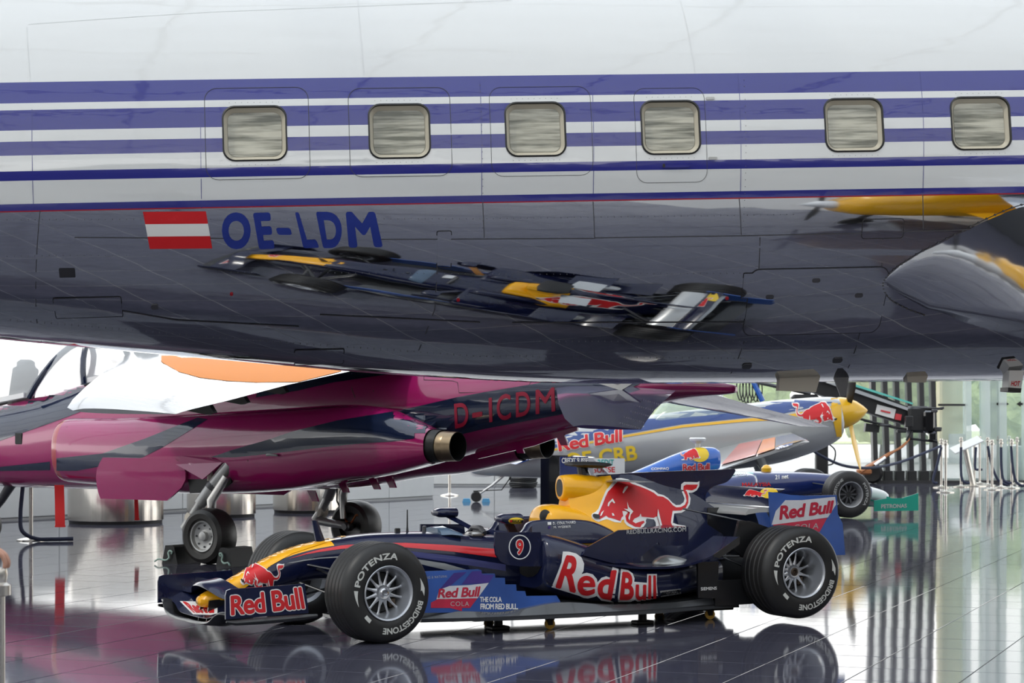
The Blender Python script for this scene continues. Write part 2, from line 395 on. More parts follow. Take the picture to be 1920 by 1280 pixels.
def pane_mat():
    m = mat('pane', (0.3, 0.28, 0.2), 0.05, coat=0.8, bump=((2.5, 8, 26), 0.5, 0.006, 3)); nt = m.node_tree; b = nt.nodes['Principled BSDF']
    tc = nt.nodes.new('ShaderNodeTexCoord'); mp = nt.nodes.new('ShaderNodeMapping'); mp.inputs['Scale'].default_value = (2.2, 1, 32); nz = nt.nodes.new('ShaderNodeTexNoise'); nz.inputs['Scale'].default_value = 1; nz.inputs['Detail'].default_value = 4
    cr = nt.nodes.new('ShaderNodeValToRGB'); cr.color_ramp.elements[0].position = .36; cr.color_ramp.elements[0].color = (.10, .10, .065, 1); cr.color_ramp.elements[1].position = .62; cr.color_ramp.elements[1].color = (.50, .48, .38, 1)
    nt.links.new(tc.outputs['Object'], mp.inputs[0]); nt.links.new(mp.outputs[0], nz.inputs['Vector']); nt.links.new(nz.outputs[0], cr.inputs[0]); nt.links.new(cr.outputs[0], b.inputs['Base Color'])
pane_mat()
mat('plate_beige', (0.42, 0.38, 0.31), 0.5)
A = Frame((0, 18.3, 3.40), R(6), R(-1.5))
RU = 1.7
def rl(s): return interp(s, [-11, -6, -4, -2.5, -1.1, 0, .6, 2, 4, 9], [.62, .98, 1.225, 1.40, 1.56, 1.65, 1.68, 1.71, 1.74, 1.74])
def rys(s): return interp(s, [-11, -6, -3.5, -1.5, 0, 9], [1.02, 1.40, 1.54, 1.59, 1.6, 1.6])
def sy(s, z):
    r = RU if z > 0 else rl(s); return -rys(s)*math.sqrt(max(0, 1-(z/r)**2))
def sp(s, z, off=0.0):
    r = RU if z > 0 else rl(s); y = sy(s, z); n = Vector((0, y/rys(s)**2, z/r**2)).normalized()
    return Vector((s, y, z)) + n*off
STR = [.605, .447, .395, .245, .163, .062, -.052, -.12, -.285, -.333, -.342]
ZU = [1.7, 1.69, 1.66, 1.61, 1.53, 1.42, 1.28, 1.12, .95, .78]
SM = {0: 1, 1: 0, 2: 1, 3: 0, 4: 1, 5: 0, 6: 1, 7: 0, 8: 1, 9: 2}
GL = [.05, .11, .18, .26, .34, .43, .52, .61, .70, .79, .87, .93, .97, .992, 1.0]
air = thing('airliner', A, 'polished silver and white propeller airliner with blue cheat stripes spanning the top', 'airplane')
st = sorted(set([round(x, 3) for x in list(np.linspace(-11, 9.5, 60))]))
mb = MB(); rings = []
for s in st:
    L = rl(s); zs = ZU + STR + [-.342-(L-.342)*g for g in GL]
    ringn = [(s, sy(s, z), z) for z in zs]
    ringf = [(s, -p[1], p[2]) for p in reversed(ringn[1:-1])]
    rings.append(ringn+ringf)
nz = len(ZU)+len(STR)+len(GL); n = len(rings[0])
for r in rings: mb.v += r
def rowmat(k):     # k = row index on the near side
    j = k-len(ZU)
    return 0 if j < 0 else SM[j] if j < 10 else 3
for i in range(len(rings)-1):
    for k in range(n):
        kk = k if k < nz-1 else (n-1-k)
        mb.f.append((i*n+k, i*n+(k+1) % n, (i+1)*n+(k+1) % n, (i+1)*n+k)); mb.m.append(rowmat(kk))
mb.f.append(tuple(range(n))); mb.m.append(3); mb.f.append(tuple((len(rings)-1)*n+k for k in range(n))); mb.m.append(3)
fus = mb.build('fuselage', ['plane_white', 'plane_blue', 'plane_red', 'plane_metal', 'reveal'], air, ang=50)
A_TREE = bvh([fus], A)
WIN = [(-2.276, -1.817), (-1.214, -.769), (-.209, .234), (.804, 1.242), (2.193, 2.637), (3.164, 3.619)]
def rrect(x0, x1, z0, z1, r, n=6):
    out = []
    for cx, cz, a in ((x1-r, z1-r, 0), (x0+r, z1-r, 90), (x0+r, z0+r, 180), (x1-r, z0+r, 270)):
        for k in range(n+1):
            t = R(a+90*k/n); out.append((cx+r*math.cos(t), cz+r*math.sin(t)))
    return out
cut = MB()
for a, b_ in WIN:
    cut.prism([(x, -1.9, z) for x, z in rrect(a, b_, -.004, .396, .085)], (0, 0.42, 0))
cutter = cut.build('cutter', ['reveal'], None, smooth=False); cutter.matrix_world = Matrix.Identity(4)
_m = fus.modifiers.new('b', 'BOOLEAN'); _m.object = cutter; _m.operation = 'DIFFERENCE'; _m.solver = 'EXACT'
fus.parent = None; bpy.context.view_layer.update()
_me = bpy.data.meshes.new_from_object(fus.evaluated_get(bpy.context.evaluated_depsgraph_get()))
fus.modifiers.clear(); fus.data = _me; _me.name = 'fuselage'; fus.parent = air
bpy.data.objects.remove(cutter)
for a, b_ in WIN:
    o = rrect(a-.006, b_+.006, -.010, .402, .09); i = rrect(a+.006, b_-.006, .002, .390, .08)
    mb = MB(); rg = [[sp(x, z, .004) for x, z in o], [sp(x, z, .009) for x, z in i], [sp(x, z, -.02) for x, z in i]]
    mb.loft(rg, caps=False); wf = mb.build('window_frame', 'seal', air)
    p = rrect(a+.002, b_-.002, -.002, .394, .083); q = rrect(a+.034, b_-.034, .030, .362, .06)
    mb = MB(); mb.loft([[sp(x, z, -.012) for x, z in p], [sp(x, z, -.05) for x, z in q]], caps=False); mb.build('window_bezel', 'reveal', wf)
    mb = MB(); mb.add([sp(x, z, -.045) for x, z in q], [tuple(range(len(q)))]); mb.build('window_pane', 'pane', wf, smooth=False)
def seam(pts, w=.0035, m='seam', off=.0015, name='panel_seam'):
    pts = [Vector((x, 0, z)) for x, z in pts]; fine = []
    for i in range(len(pts)-1):
        k = max(1, int((pts[i+1]-pts[i]).length/.12))
        fine += [pts[i].lerp(pts[i+1], j/k) for j in range(k)]
    fine.append(pts[-1]); vs = []; fs = []
    for i, p in enumerate(fine):
        t = unit(fine[min(i+1, len(fine)-1)]-fine[max(i-1, 0)]); nn = Vector((-t.z, 0, t.x))*w
        for q in (p+nn, p-nn): vs.append(sp(q.x, max(-rl(q.x)+.002, q.z), off))
        if i: fs.append((2*i-2, 2*i-1, 2*i+1, 2*i))
    return MB().add(vs, fs).build(name, m, air, fixn=False)
def Ah(u, v):
    r = rayd(u, v).normalized(); h = A_TREE.ray_cast(EYE, r)[0]; q = A.I @ h; return (q.x, q.z)
def seampx(pp, **k): return seam([Ah(u, v) for u, v in pp], **k)
for pp in ([(75, 395), (78, 640)], [(820, 500), (815, 580), (770, 690)], [(905, 378), (908, 446)], [(1112, 378), (1115, 446)], [(1386, 372), (1390, 440)], [(1730, 364), (1731, 430)],
           [(140, 445), (420, 447)], [(700, 449), (1115, 447)], [(1115, 446), (1390, 442), (1618, 437)], [(1692, 434), (1830, 430)], [(960, 605), (1400, 604)], [(1425, 445), (1422, 520)], [(600, 590), (900, 604)],
           [(1655, 440), (1653, 500)], [(1395, 640), (1370, 700)], [(1612, 622), (1590, 690)], [(100, 560), (330, 600), (560, 612)]):
    seampx(pp, m='seam')
for pp in ([(900, 152), (903, 375)], [(376, 205), (378, 390)], [(60, 205), (63, 390)], [(1110, 150), (1112, 375)], [(1384, 140), (1388, 370)], [(1725, 135), (1730, 362)]):
    seampx(pp, m='plane_blue', w=.002)
for pp in ([(670, 0), (682, 140)], [(1275, 0), (1303, 135)], [(50, 50), (56, 145)], [(52, 45), (400, 22), (960, 0)]):
    seampx(pp, m='plane_white', w=.0016, off=.003)
def hatch(x0, x1, z0, z1, r, w=.0022, m='seam_dark', name='hatch_outline'):
    p = rrect(x0, x1, z0, z1, r); return seam(p+[p[0]], w=w, m=m, name=name)
def hpx(u0, v0, u1, v1, r, **k):
    a = Ah(u0, v0); c = Ah(u1, v1); return hatch(min(a[0], c[0]), max(a[0], c[0]), min(a[1], c[1]), max(a[1], c[1]), r, **k)
hpx(652, 166, 848, 329, .09, w=.002); hpx(383, 166, 582, 334, .09, w=.002); hpx(1187, 166, 1326, 341, .08, w=.0016); hpx(916, 164, 1112, 328, .09, w=.0016)
def plate(u0, v0, u1, v1, r, m='plane_metal', name='access_panel', off=.004, edge='seam_dark'):
    a = Ah(u0, v0); c = Ah(u1, v1); x0, x1 = sorted((a[0], c[0])); z0, z1 = sorted((a[1], c[1]))
    sh = grid_cut(poly2d(rrect(x0, x1, z0, z1, r)), list(np.arange(x0, x1, .08)), list(np.arange(z0, z1, .06)))
    mb = MB(); mb.add([sp(x, z, off) for x, z, _ in sh[0]], sh[1]); pl = mb.build(name, m, air, fixn=False)
    p = rrect(x0, x1, z0, z1, r); mb = MB(); mb.loft([[sp(x, z, off) for x, z in p], [sp(*(Vector(((x-(x0+x1)/2), z-(z0+z1)/2))*1.0+Vector(((x0+x1)/2, (z0+z1)/2))), -.002) for x, z in p]], caps=False)
    mb.build('panel_edge', edge, pl); hatch(x0-.003, x1+.003, z0-.003, z1+.003, r, w=.0035, m=edge)
    return pl
plate(820, 434, 845, 500, .012); plate(1618, 412, 1692, 445, .02); plate(1408, 506, 1645, 622, .07); plate(112, 505, 140, 518, .004, m='seam_dark', name='socket')
plate(553, 657, 643, 680, .01); plate(100, 560, 230, 592, .01); plate(1395, 513, 1412, 558, .006)
# exit handle and hinges
def px_bar(u0, v0, u1, v1, m, name, off=.003, parent=None):
    a = Ah(u0, v0); c = Ah(u1, v1); p = rrect(min(a[0], c[0]), max(a[0], c[0]), min(a[1], c[1]), max(a[1], c[1]), min(abs(a[0]-c[0]), abs(a[1]-c[1]))*.45)
    mb = MB(); mb.loft([[sp(x, z, 0) for x, z in p], [sp(x, z, off) for x, z in p]], caps=True); return mb.build(name, m, air)
px_bar(1241, 307, 1292, 314, 'plane_blue', 'exit_handle', .008); px_bar(1242, 307, 1247, 314, 'seal', 'handle_recess', .010)
px_bar(1323, 182, 1340, 187, 'greyprint', 'hinge', .006); px_bar(1328, 294, 1345, 299, 'greyprint', 'hinge', .006)
for u, v in ((434, 551), (859, 562), (1363, 559)): px_bar(u-3, v-2.5, u+3, v+2.5, 'plane_red', 'drain_plug', .006)
for u, v in ((290, 575), (1443, 556), (1610, 553), (1530, 525), (1400, 686), (1570, 675)): px_bar(u-7, v-4, u+7, v+4, 'seam', 'fastener', .006)
# flag and registration
fl = []
for k, m in enumerate(('redprint', 'whiteprint', 'redprint')):
    fl.append((poly2d([(0, 1-(k+1)/3), (1, 1-(k+1)/3), (1, 1-k/3), (0, 1-k/3)]), m))
decal('flag', A_TREE, A, fl, ((268, 397), (386, 396), (398, 465), (281, 466)), air, cells=(4, 6))
LET = {'O': ((415, 398), (470, 398), (470, 467), (417, 467)), 'E': ((474, 399), (507, 398), (515, 466), (486, 467)), '-': ((517, 427), (544, 427), (548, 440), (521, 440)),
       'L': ((553, 398), (572, 398), (599, 464), (569, 465)), 'D': ((592, 397), (640, 397), (642, 464), (606, 465)), 'M': ((648, 397), (703, 397), (718, 463), (654, 464))}
for ch, q in LET.items():
    decal('registration_letter', A_TREE, A, [(norm2d(text2d(ch, 0.045)), 'blueprint')], q, air, cells=(3, 6))
# wing with its fillet flowing into the fuselage
def airfoil(x0, ch, th, zc, y, n=14, camber=.0):
    up, lo = [], []
    for k in range(n+1):
        t = 1-math.cos(math.pi*k/n/2)            # 0 at trailing edge
        t = k/n; x = x0 + ch*t
        tt = 1-t; yt = 5*th*(.2969*math.sqrt(max(tt, 0))-.126*tt-.3516*tt**2+.2843*tt**3-.1015*tt**4)*1.0
        up.append((x, y, zc+yt*ch*.55)); lo.append((x, y, zc-yt*ch*.45))
    return up + lo[::-1][1:-1]
rp = crom([Ah(1995, 372), Ah(1915, 384), Ah(1850, 410), Ah(1790, 440), Ah(1730, 470), Ah(1690, 495), Ah(1665, 515), Ah(1655, 535), Ah(1668, 560), Ah(1700, 578), Ah(1732, 590)], 8)
up_ = [p for p in rp[:56]]                                    # upper edge of the fillet, from forward to aft
fs_ = [p[0] for p in reversed(up_)]; fz_ = [p[1] for p in reversed(up_)]
mb = MB(); rg = []; low = []
for s in crom([(2.68,), (2.74,), (2.85,), (3.05,), (3.4,), (3.9,), (4.6,), (5.8,)], 5):
    s = s[0]; zu = interp(s, fs_, fz_) if s < max(fs_) else -.36; a = sp(s, zu, -.004)
    yo = interp(s, [2.68, 3.05, 3.9, 5.8], [-1.292, -1.30, -1.50, -1.75]); zo = interp(s, [2.68, 3.05, 3.9, 5.8], [-.985, -1.16, -1.30, -1.42])
    b_ = Vector((s, yo, zo)); c = Vector((s, a.y*.55+yo*.45-.03, zu*.40+zo*.60)); row = []
    for k in range(15):
        t = k/14; row.append(a*(1-t)**2+c*2*t*(1-t)+b_*t*t)
    lo = Vector((s, yo+.30, zo-interp(s, [2.68, 3.05, 3.9, 5.8], [0, .02, .15, .22]))); row += [b_.lerp(lo, .2)+Vector((0, -.01, -.012)), b_.lerp(lo, .6), lo]
    rg.append(row)
mb.loft(rg, close=False, caps=False); fillet = mb.build('wing_fillet', 'plane_fillet', air, ang=60)
mb = MB(); rg = [airfoil(x0, ch, th, zc, y) for y, x0, ch, th, zc in ((-1.5, 4.1, 4.2, .16, -1.30), (-2.3, 4.2, 4.1, .16, -1.24), (-3.5, 4.3, 3.9, .15, -1.14), (-6.5, 4.6, 3.4, .14, -.86))]
mb.loft(rg); wing = mb.build('wing', 'plane_fillet', air, ang=60)
# rivets round the fillet
riv = MB()
for k in range(0, len(rp), 2):
    c = sp(rp[k][0], rp[k][1], .003); riv.add([c+Vector((.009*math.cos(t), -.004, .009*math.sin(t))) for t in np.linspace(0, 6.283, 7)[:-1]], [tuple(range(6))])
rv = riv.build('rivets', 'seam_dark', air, fixn=False); rv['kind'] = 'stuff'
seam([(p[0], p[1]) for p in rp], w=.003, m='seam_dark')
rr = MB()
def rivet_row(pp, step=.05):
    P2 = [Ah(u, v) for u, v in pp]
    for (x0, z0), (x1, z1) in zip(P2[:-1], P2[1:]):
        n_ = max(1, int(math.hypot(x1-x0, z1-z0)/step))
        for k in range(n_):
            x = x0+(x1-x0)*k/n_; z = z0+(z1-z0)*k/n_; c = sp(x, z, .0018); rr.add([c+Vector((.0038*math.cos(t), 0, .0038*math.sin(t))) for t in (0, 1.57, 3.14, 4.71)], [(0, 1, 2, 3)])
for pp in ([(0, 412), (900, 410), (1500, 402)], [(420, 510), (1000, 514), (1400, 512)], [(20, 600), (500, 640), (900, 668), (1400, 672)], [(0, 480), (250, 478)], [(900, 160), (905, 440)], [(1395, 150), (1392, 440)], [(1000, 640), (1600, 640)]): rivet_row(pp)
for a, b_ in WIN:
    for zz in (.425, -.035):
        for k in range(9): c = sp(a+.05+(b_-a-.1)*k/8, zz, .0018); rr.add([c+Vector((.003*math.cos(t), 0, .003*math.sin(t))) for t in (0, 1.57, 3.14, 4.71)], [(0, 1, 2, 3)])
ro = rr.build('rivet_rows', 'seam', air, fixn=False); ro['kind'] = 'stuff'
# things under the belly
def belly_part(name, pts_px, d, depth, m, parent=air):
    poly = [A.I @ P(u, v, d) for u, v in pts_px]; mb = MB(); mb.prism(poly, (0, depth, 0)); return mb.build(name, m, parent, smooth=False)
belly_part('belly_flap', [(1462, 706), (1538, 706), (1530, 735), (1460, 732)], 18.2, .10, 'plate_beige')
belly_part('antenna_mast', [(1563, 706), (1592, 706), (1586, 742), (1576, 742)], 18.25, .03, 'darksteel')
belly_part('drain_fairing', [(1700, 704), (1740, 704), (1736, 717), (1702, 716)], 18.3, .12, 'plate_beige')
hc = belly_part('heater_outlet', [(1893, 694), (1920, 694), (1914, 735), (1890, 733)], 18.2, .16, 'whiteprint')
belly_part('outlet_rim', [(1890.5, 726), (1915.5, 728), (1914, 736), (1890, 734)], 18.18, .2, 'seal', hc)
_t = bvh([hc], A); decal('outlet_lettering', _t, A, [(norm2d(text2d('HOT', .04)), 'redprint')], ((1897, 714), (1913, 714), (1911, 724), (1895, 723)), hc, cells=(2, 2))
# main undercarriage and engine nacelle out on the wing
mb = MB(); mb.lathe([(.05, -2.6), (.35, -2.2), (.62, -1.2), (.72, .2), (.74, 1.6), (.66, 2.3), (.3, 2.35)], o=(7.0, -4.6, -.72), axis=(1, 0, 0), n=20); mb.build('engine_nacelle', 'plane_metal', air)
g0 = A.I @ Vector((9.1, 14.3, 0)); gx, gy, gz = g0
mb = MB(); mb.tube([(gx, gy, gz+.6), (gx, gy, -1.0)], .12); mb.build('gear_strut', 'steel', air)
for dy in (-.28, .28):
    mb = MB(); mb.lathe([(.18, -.14), (.42, -.16), (.56, -.12), (.60, 0), (.56, .12), (.42, .16), (.18, .14)], o=(gx, gy+dy, gz+.60), axis=(0, 1, 0), n=24); mb.build('main_wheel', 'tyre', air)
# ------------------------------------------------------------------ the navy racing car in front
mat('cola_blue', (0.035, 0.10, 0.36), 0.3, coat=0.6, var=0.7, vscale=2.2)
mat('cola_violet', (0.06, 0.035, 0.22), 0.3, coat=0.5, var=0.3, vscale=9)
mat('cola_red', (0.55, 0.02, 0.06), 0.35, coat=0.5, var=0.3, vscale=12)
mat('cola_white', (0.66, 0.66, 0.68), 0.35, coat=0.5, var=0.15, vscale=20)
mat('cola_text', (0.50, 0.02, 0.05), 0.4)
mat('stripe_violet', (0.055, 0.06, 0.20), 0.3, coat=0.8)
mat('silver', (0.50, 0.51, 0.50), 0.3, metal=0.4, coat=0.5)
mat('undertray', (0.05, 0.052, 0.055), 0.22, coat=0.6, var=0.2)
mat('castor_yellow', (0.55, 0.30, 0.02), 0.5)
mat('screen', (0.10, 0.16, 0.24), 0.1, alpha=0.75, coat=0.5)
mat('stalk_reflection', (0.30, 0.13, 0.03), 0.3, metal=0.5)
C = Frame((-1.2214, 15.5655, 0), R(206.8))
car = thing('racing_car', C, 'dark navy open-wheel racing car with yellow airbox and number 9, in front', 'race car')
def sections(rows, n=5):
    "rows of numbers smoothed along the first column"
    return crom(rows, n)
def px_poly(pp):
    us = [p[0] for p in pp]; vs = [p[1] for p in pp]; u0, u1, v0, v1 = min(us), max(us), min(vs), max(vs)
    return poly2d([((u-u0)/(u1-u0), 1-(v-v0)/(v1-v0)) for u, v in pp]), ((u0, v0), (u1, v0), (u1, v1), (u0, v1))
def decal_poly(name, tree, frame, pp, m, parent, cells=(14, 6), off=.0025):
    sh, q = px_poly(pp); return decal(name, tree, frame, [(sh, m)], q, parent, cells, off)
def text_px(name, tree, frame, body, q, m, parent, bold=.02, space=1.0, cells=(8, 3), off=.0035, shear=0.0):
    return decal(name, tree, frame, [(norm2d(text2d(body, bold, space, shear)), m)], q, parent, cells, off)
# ---- chassis and nose
rows = [(.988, .256, .236, .022), (.965, .280, .214, .055), (.90, .318, .205, .078), (.83, .347, .212, .092), (.65, .441, .258, .112), (.44, .540, .318, .132), (.28, .592, .352, .150), (.10, .628, .368, .170),
        (-.2, .668, .345, .205), (-.55, .676, .30, .235), (-.82, .668, .25, .255), (-1.02, .648, .20, .270), (-1.30, .637, .16, .290), (-1.9, .637, .14, .300)]
mb = MB(); rg = []
for x, zt, zb, hw in sections(rows, 6):
    c = zt-(zt-zb)*.42; rg.append(ell(36, 0, c, hw, zt-c, c-zb, x, 2.7))
mb.loft(rg)
for k, f in enumerate(mb.f):
    if len(f) == 4:
        c = np.mean([mb.v[i] for i in f], 0); zt = interp(-c[0], [-r[0] for r in rows], [r[1] for r in rows]); hw = interp(-c[0], [-r[0] for r in rows], [r[3] for r in rows])
        if c[0] > .80 or (c[0] > .06 and zt-c[2] < .028): mb.m[k] = 1
chas = mb.build('chassis', ['navy', 'yellow'], car, ang=50)
CT = bvh([chas], C)
for px_, m_, nm in (([(540, 1048), (575, 1036.5), (600, 1030), (640, 1022.5), (700, 1018), (760, 1017.5), (850, 1022), (940, 1030), (940, 1046), (850, 1034), (760, 1026), (700, 1025), (640, 1029), (600, 1034.5), (575, 1039)], 'red', 'red_stripe'),
                    ([(690, 1029), (760, 1032), (850, 1042), (948, 1058), (948, 1070), (850, 1055), (760, 1041), (690, 1034)], 'stripe_violet', 'violet_stripe'),
                    ([(760, 1044), (790, 1049), (835, 1056), (880, 1069), (850, 1071), (800, 1060), (760, 1049)], 'silver', 'silver_stripe'),
                    ([(537, 1056), (570, 1049), (600, 1045), (640, 1042), (640, 1044.5), (600, 1047), (570, 1051)], 'silver', 'silver_pinstripe')):
    decal_poly(nm, CT, C, px_, m_, car, cells=(26, 6))
for mir in (False, True):
    sh, q = px_poly([(362, 1135), (372, 1118), (411, 1096), (458, 1066), (512, 1036), (554, 1021), (600, 1010), (650, 1000), (662, 1001), (600, 1021), (548, 1038), (505, 1062), (475, 1090), (440, 1116), (424, 1140)])
    decal('yellow_nose_panel', CT, C, [(sh, 'yellow')], q, car, cells=(40, 26), off=.004, mirror=mir)
decal('nose_emblem', CT, C, bull_layers(), ((450, 1053), (533, 1053), (533, 1104), (450, 1104)), car, cells=(20, 16), off=.007)
def plate_xz(name, poly, y0, y1, m, parent=car, smooth=False):
    mb = MB(); mb.prism([(x, y0, z) for x, z in poly], (0, y1-y0, 0)); return mb.build(name, m, parent, smooth=smooth, ang=40)
# ---- front wing
EPN = [(1.027, .372), (1.035, .34), (1.034, .188), (.90, .194), (.465, .206), (.478, .30), (.493, .398), (.75, .388), (1.0, .381)]
ends = []
for s in (1, -1): ends.append(plate_xz('front_endplate', EPN, s*.70, s*.685, 'navy'))
for s in (1, -1):
    mb = MB(); mb.tube([(1.03, s*.70, .172), (.97, s*.705, .164), (.8, s*.71, .170), (.6, s*.71, .178), (.41, s*.71, .188)], [.008, .018, .022, .022, .012], n=10); mb.build('footplate', 'carbon', car)
def wing_sheet(rowsy, prof, th=.012):
    "rowsy [(y, x shift, z)], prof [(x, z)] leading to trailing edge"
    rg = []
    for y, dx, z in rowsy:
        up = [(x+dx, y, z+q) for x, q in prof]; lo = [(x+dx, y, z+q-th*(1 if 0 < i < len(prof)-1 else .3)) for i, (x, q) in enumerate(prof)]
        rg.append(up+lo[::-1])
    return rg
ys = crom([(-.69, -.03, .205), (-.56, 0, .20), (-.42, .02, .135), (-.2, .03, .118), (0, .03, .118), (.2, .03, .118), (.42, .02, .135), (.56, 0, .20), (.69, -.03, .205)], 4)
mb = MB(); mb.loft(wing_sheet(ys, [(1.045, .012), (1.03, .022), (.98, .012), (.9, .004), (.8, .012), (.72, .035)], .02)); mp = mb.build('front_main_plane', 'carbon', car, ang=60)
ys = crom([(-.69, 0, .235), (-.5, 0, .225), (-.3, .03, .185), (-.12, .03, .175), (.12, .03, .175), (.3, .03, .185), (.5, 0, .225), (.69, 0, .235)], 4)
mb = MB(); mb.loft(wing_sheet(ys, [(.98, -.02), (.93, -.004), (.85, .03), (.76, .075), (.70, .115)], .012)); fl1 = mb.build('front_flap', 'navy', car, ang=60)
FT = bvh([fl1], C)
decal_poly('flap_white_panel', FT, C, [(337, 1127), (372, 1128), (408, 1131), (408, 1150), (396, 1153), (362, 1152)], 'whiteprint', car, cells=(8, 4))
decal('flap_lettering', FT, C, [(norm2d(text2d('Red Bull', .06, .95)), 'redprint')], ((342, 1128), (402, 1132), (402, 1150), (364, 1150)), car, off=.004)
ys = crom([(-.69, -.02, .29), (-.45, 0, .295), (-.28, .05, .32), (-.15, .09, .362), (0, .10, .378), (.15, .09, .362), (.28, .05, .32), (.45, 0, .295), (.69, -.02, .29)], 4)
mb = MB(); mb.loft(wing_sheet(ys, [(.88, -.022), (.86, -.004), (.82, .006), (.77, .014), (.73, .022)], .012)); mb.build('front_upper_flap', 'navy', car, ang=60)
for s in (1, -1):       # pillars from the nose to the wing
    mb = MB(); mb.prism([(.93, s*.075, .26), (.74, s*.085, .27), (.74, s*.085, .13), (.95, s*.075, .12)], (0, s*.012, 0)); mb.build('wing_pylon', 'carbon', car, smooth=False)
ET = bvh([ends[0]], C)
decal('endplate_lettering', ET, C, logo_text('Red Bull', .032, .07, .95), ((430, 1115), (566, 1097.5), (574, 1143), (431, 1156)), car, cells=(4, 2))
# ---- nose fin, aerials
mb = MB(); mb.loft([[(.13, .012, .60), (.10, .02, .60), (.06, .012, .60), (.06, -.012, .60), (.13, -.012, .60)], [(.165, .006, .77), (.15, .008, .77), (.125, .006, .77), (.125, -.006, .77), (.165, -.006, .77)]]); mb.build('nose_aerial_fin', 'navy', car)
mb = MB(); mb.tube([(-.55, 0, .66), (-.55, 0, .71), (-.55, 0, .83)], [.012, .006, .004], n=8); mb.build('aerial', 'black', car)
mb = MB(); mb.bbox((-.475, 0, .685), (.035, .03, .035), .004); mb.build('sensor', 'black', car)
mb = MB(); mb.lathe([(.014, 0), (.014, .05), (.010, .055)], o=(-.68, 0, .66)); mb.build('sensor_post', 'darksteel', car)
mb = MB(); mb.loft([ell(14, 0, .655, .16, .05, .02, -.74), ell(14, 0, .66, .20, .055, .02, -.80), ell(14, 0, .65, .22, .03, .02, -.88)]); mb.build('windscreen', 'screen', car)
mb = MB(); mb.tube([(-1.09, -.12, .655), (-1.09, -.06, .69), (-1.09, .06, .69), (-1.09, .12, .655)], .02, n=8); mb.bbox((-1.10, 0, .665), (.03, .16, .06), .01); mb.build('steering_wheel', 'darksteel', car)
mb = MB(); mb.bbox((-1.02, .1, .650), (.10, .12, .035), .012); mb.build('dash_cover', 'steel', car)
# ---- number vanes by the cockpit
NP = [(-.928, .693), (-1.276, .685), (-1.31, .45), (-1.12, .455), (-1.02, .468), (-.965, .495), (-.935, .54), (-.925, .60)]
vanes = [plate_xz('number_vane', NP, s*.62, s*.60, 'navy') for s in (1, -1)]
VT = bvh([vanes[0]], C)
decal('number_roundel', VT, C, [(ring2d(.5, .5, .5, .5, .045, .04), 'whiteprint')], ((953.5, 1002), (995, 1002), (995, 1048.5), (953.5, 1048.5)), car, cells=(2, 2))
decal('race_number', VT, C, logo_text('9', .03, .075, ink='redprint'), ((966, 1010), (982.5, 1010), (981, 1041), (967, 1041)), car, cells=(2, 2))
# ---- bargeboards
BB = [(-.30, .436), (-.381, .444), (-.80, .445), (-.824, .437), (-.824, .415), (-.925, .412), (-.928, .383), (-1.001, .380), (-1.004, .335), (-1.087, .332), (-1.09, .288), (-1.156, .284), (-1.165, .25), (-1.40, .245), (-1.46, .16), (-.953, .150), (-.40, .166), (-.32, .2)]
barge = [plate_xz('bargeboard', BB, s*.62, s*.605, 'cola_blue') for s in (1, -1)]
BT = bvh([barge[0]], C)
def zc(x, y): return (760+x/4.741, 930+y/4.741)
for nm, pp, m in (('violet_band', [(300, 830), (430, 682), (545, 672), (400, 795)], 'cola_violet'), ('violet_band', [(500, 782), (590, 668), (670, 664), (684, 696), (790, 698), (740, 770)], 'cola_violet'),
                  ('red_band', [(226, 945), (290, 912), (640, 905), (545, 1032), (226, 1036)], 'cola_red'), ('white_band', [(300, 830), (385, 797), (560, 790), (740, 770), (640, 907), (275, 915)], 'cola_white')):
    decal_poly(nm, BT, C, [zc(*p) for p in pp], m, car, cells=(3, 3))
Q = lambda x0, y0, x1, y1: (zc(x0, y0), zc(x1, y0), zc(x1, y1), zc(x0, y1))
text_px('cola_lettering', BT, C, 'Red Bull', (zc(298, 822), zc(668, 800), zc(650, 893), zc(284, 905)), 'cola_text', car, bold=.035, space=.95)
text_px('cola_lettering', BT, C, 'COLA', Q(400, 935, 565, 975), 'greyprint', car, bold=.0, space=1.15)
text_px('slogan_lettering', BT, C, 'THE COLA', Q(660, 893, 855, 940), 'whiteprint', car, bold=.03, space=.9)
text_px('slogan_lettering', BT, C, 'FROM RED BULL.', Q(665, 953, 1000, 1005), 'whiteprint', car, bold=.03, space=.9)
text_px('slogan_lettering', BT, C, 'ONG & NATURAL', (zc(165, 712), zc(372, 700), zc(372, 720), zc(165, 736)), 'greyprint', car, bold=.0, space=1.2)
# ---- undertray
mb = MB()
fl_out = crom([(.02, .16), (-.30, .30), (-.55, .52), (-.85, .66), (-1.2, .70), (-1.7, .70), (-2.2, .68), (-2.55, .58), (-2.95, .52)], 4)
poly = [(x, y) for x, y in fl_out] + [(x, -y) for x, y in reversed(fl_out)]
mb.prism([(x, y, .095) for x, y in poly], (0, 0, .022)); mb.build('undertray', 'undertray', car, smooth=False)
for s in (1, -1):
    mb = MB(); rg = []
    for x, y0, zt in crom([(-.38, .60, .17), (-.7, .66, .165), (-1.0, .685, .15), (-1.4, .69, .20), (-1.8, .685, .17), (-2.3, .64, .16), (-2.75, .5, .17)], 5):
        rg.append([(x, s*y0, .100), (x, s*(y0+.012), .125), (x, s*(y0-.03), zt), (x, s*(y0-.20), zt+.01), (x, s*(y0-.22), .10)])
    mb.loft(rg); mb.build('floor_edge', 'undertray', car)
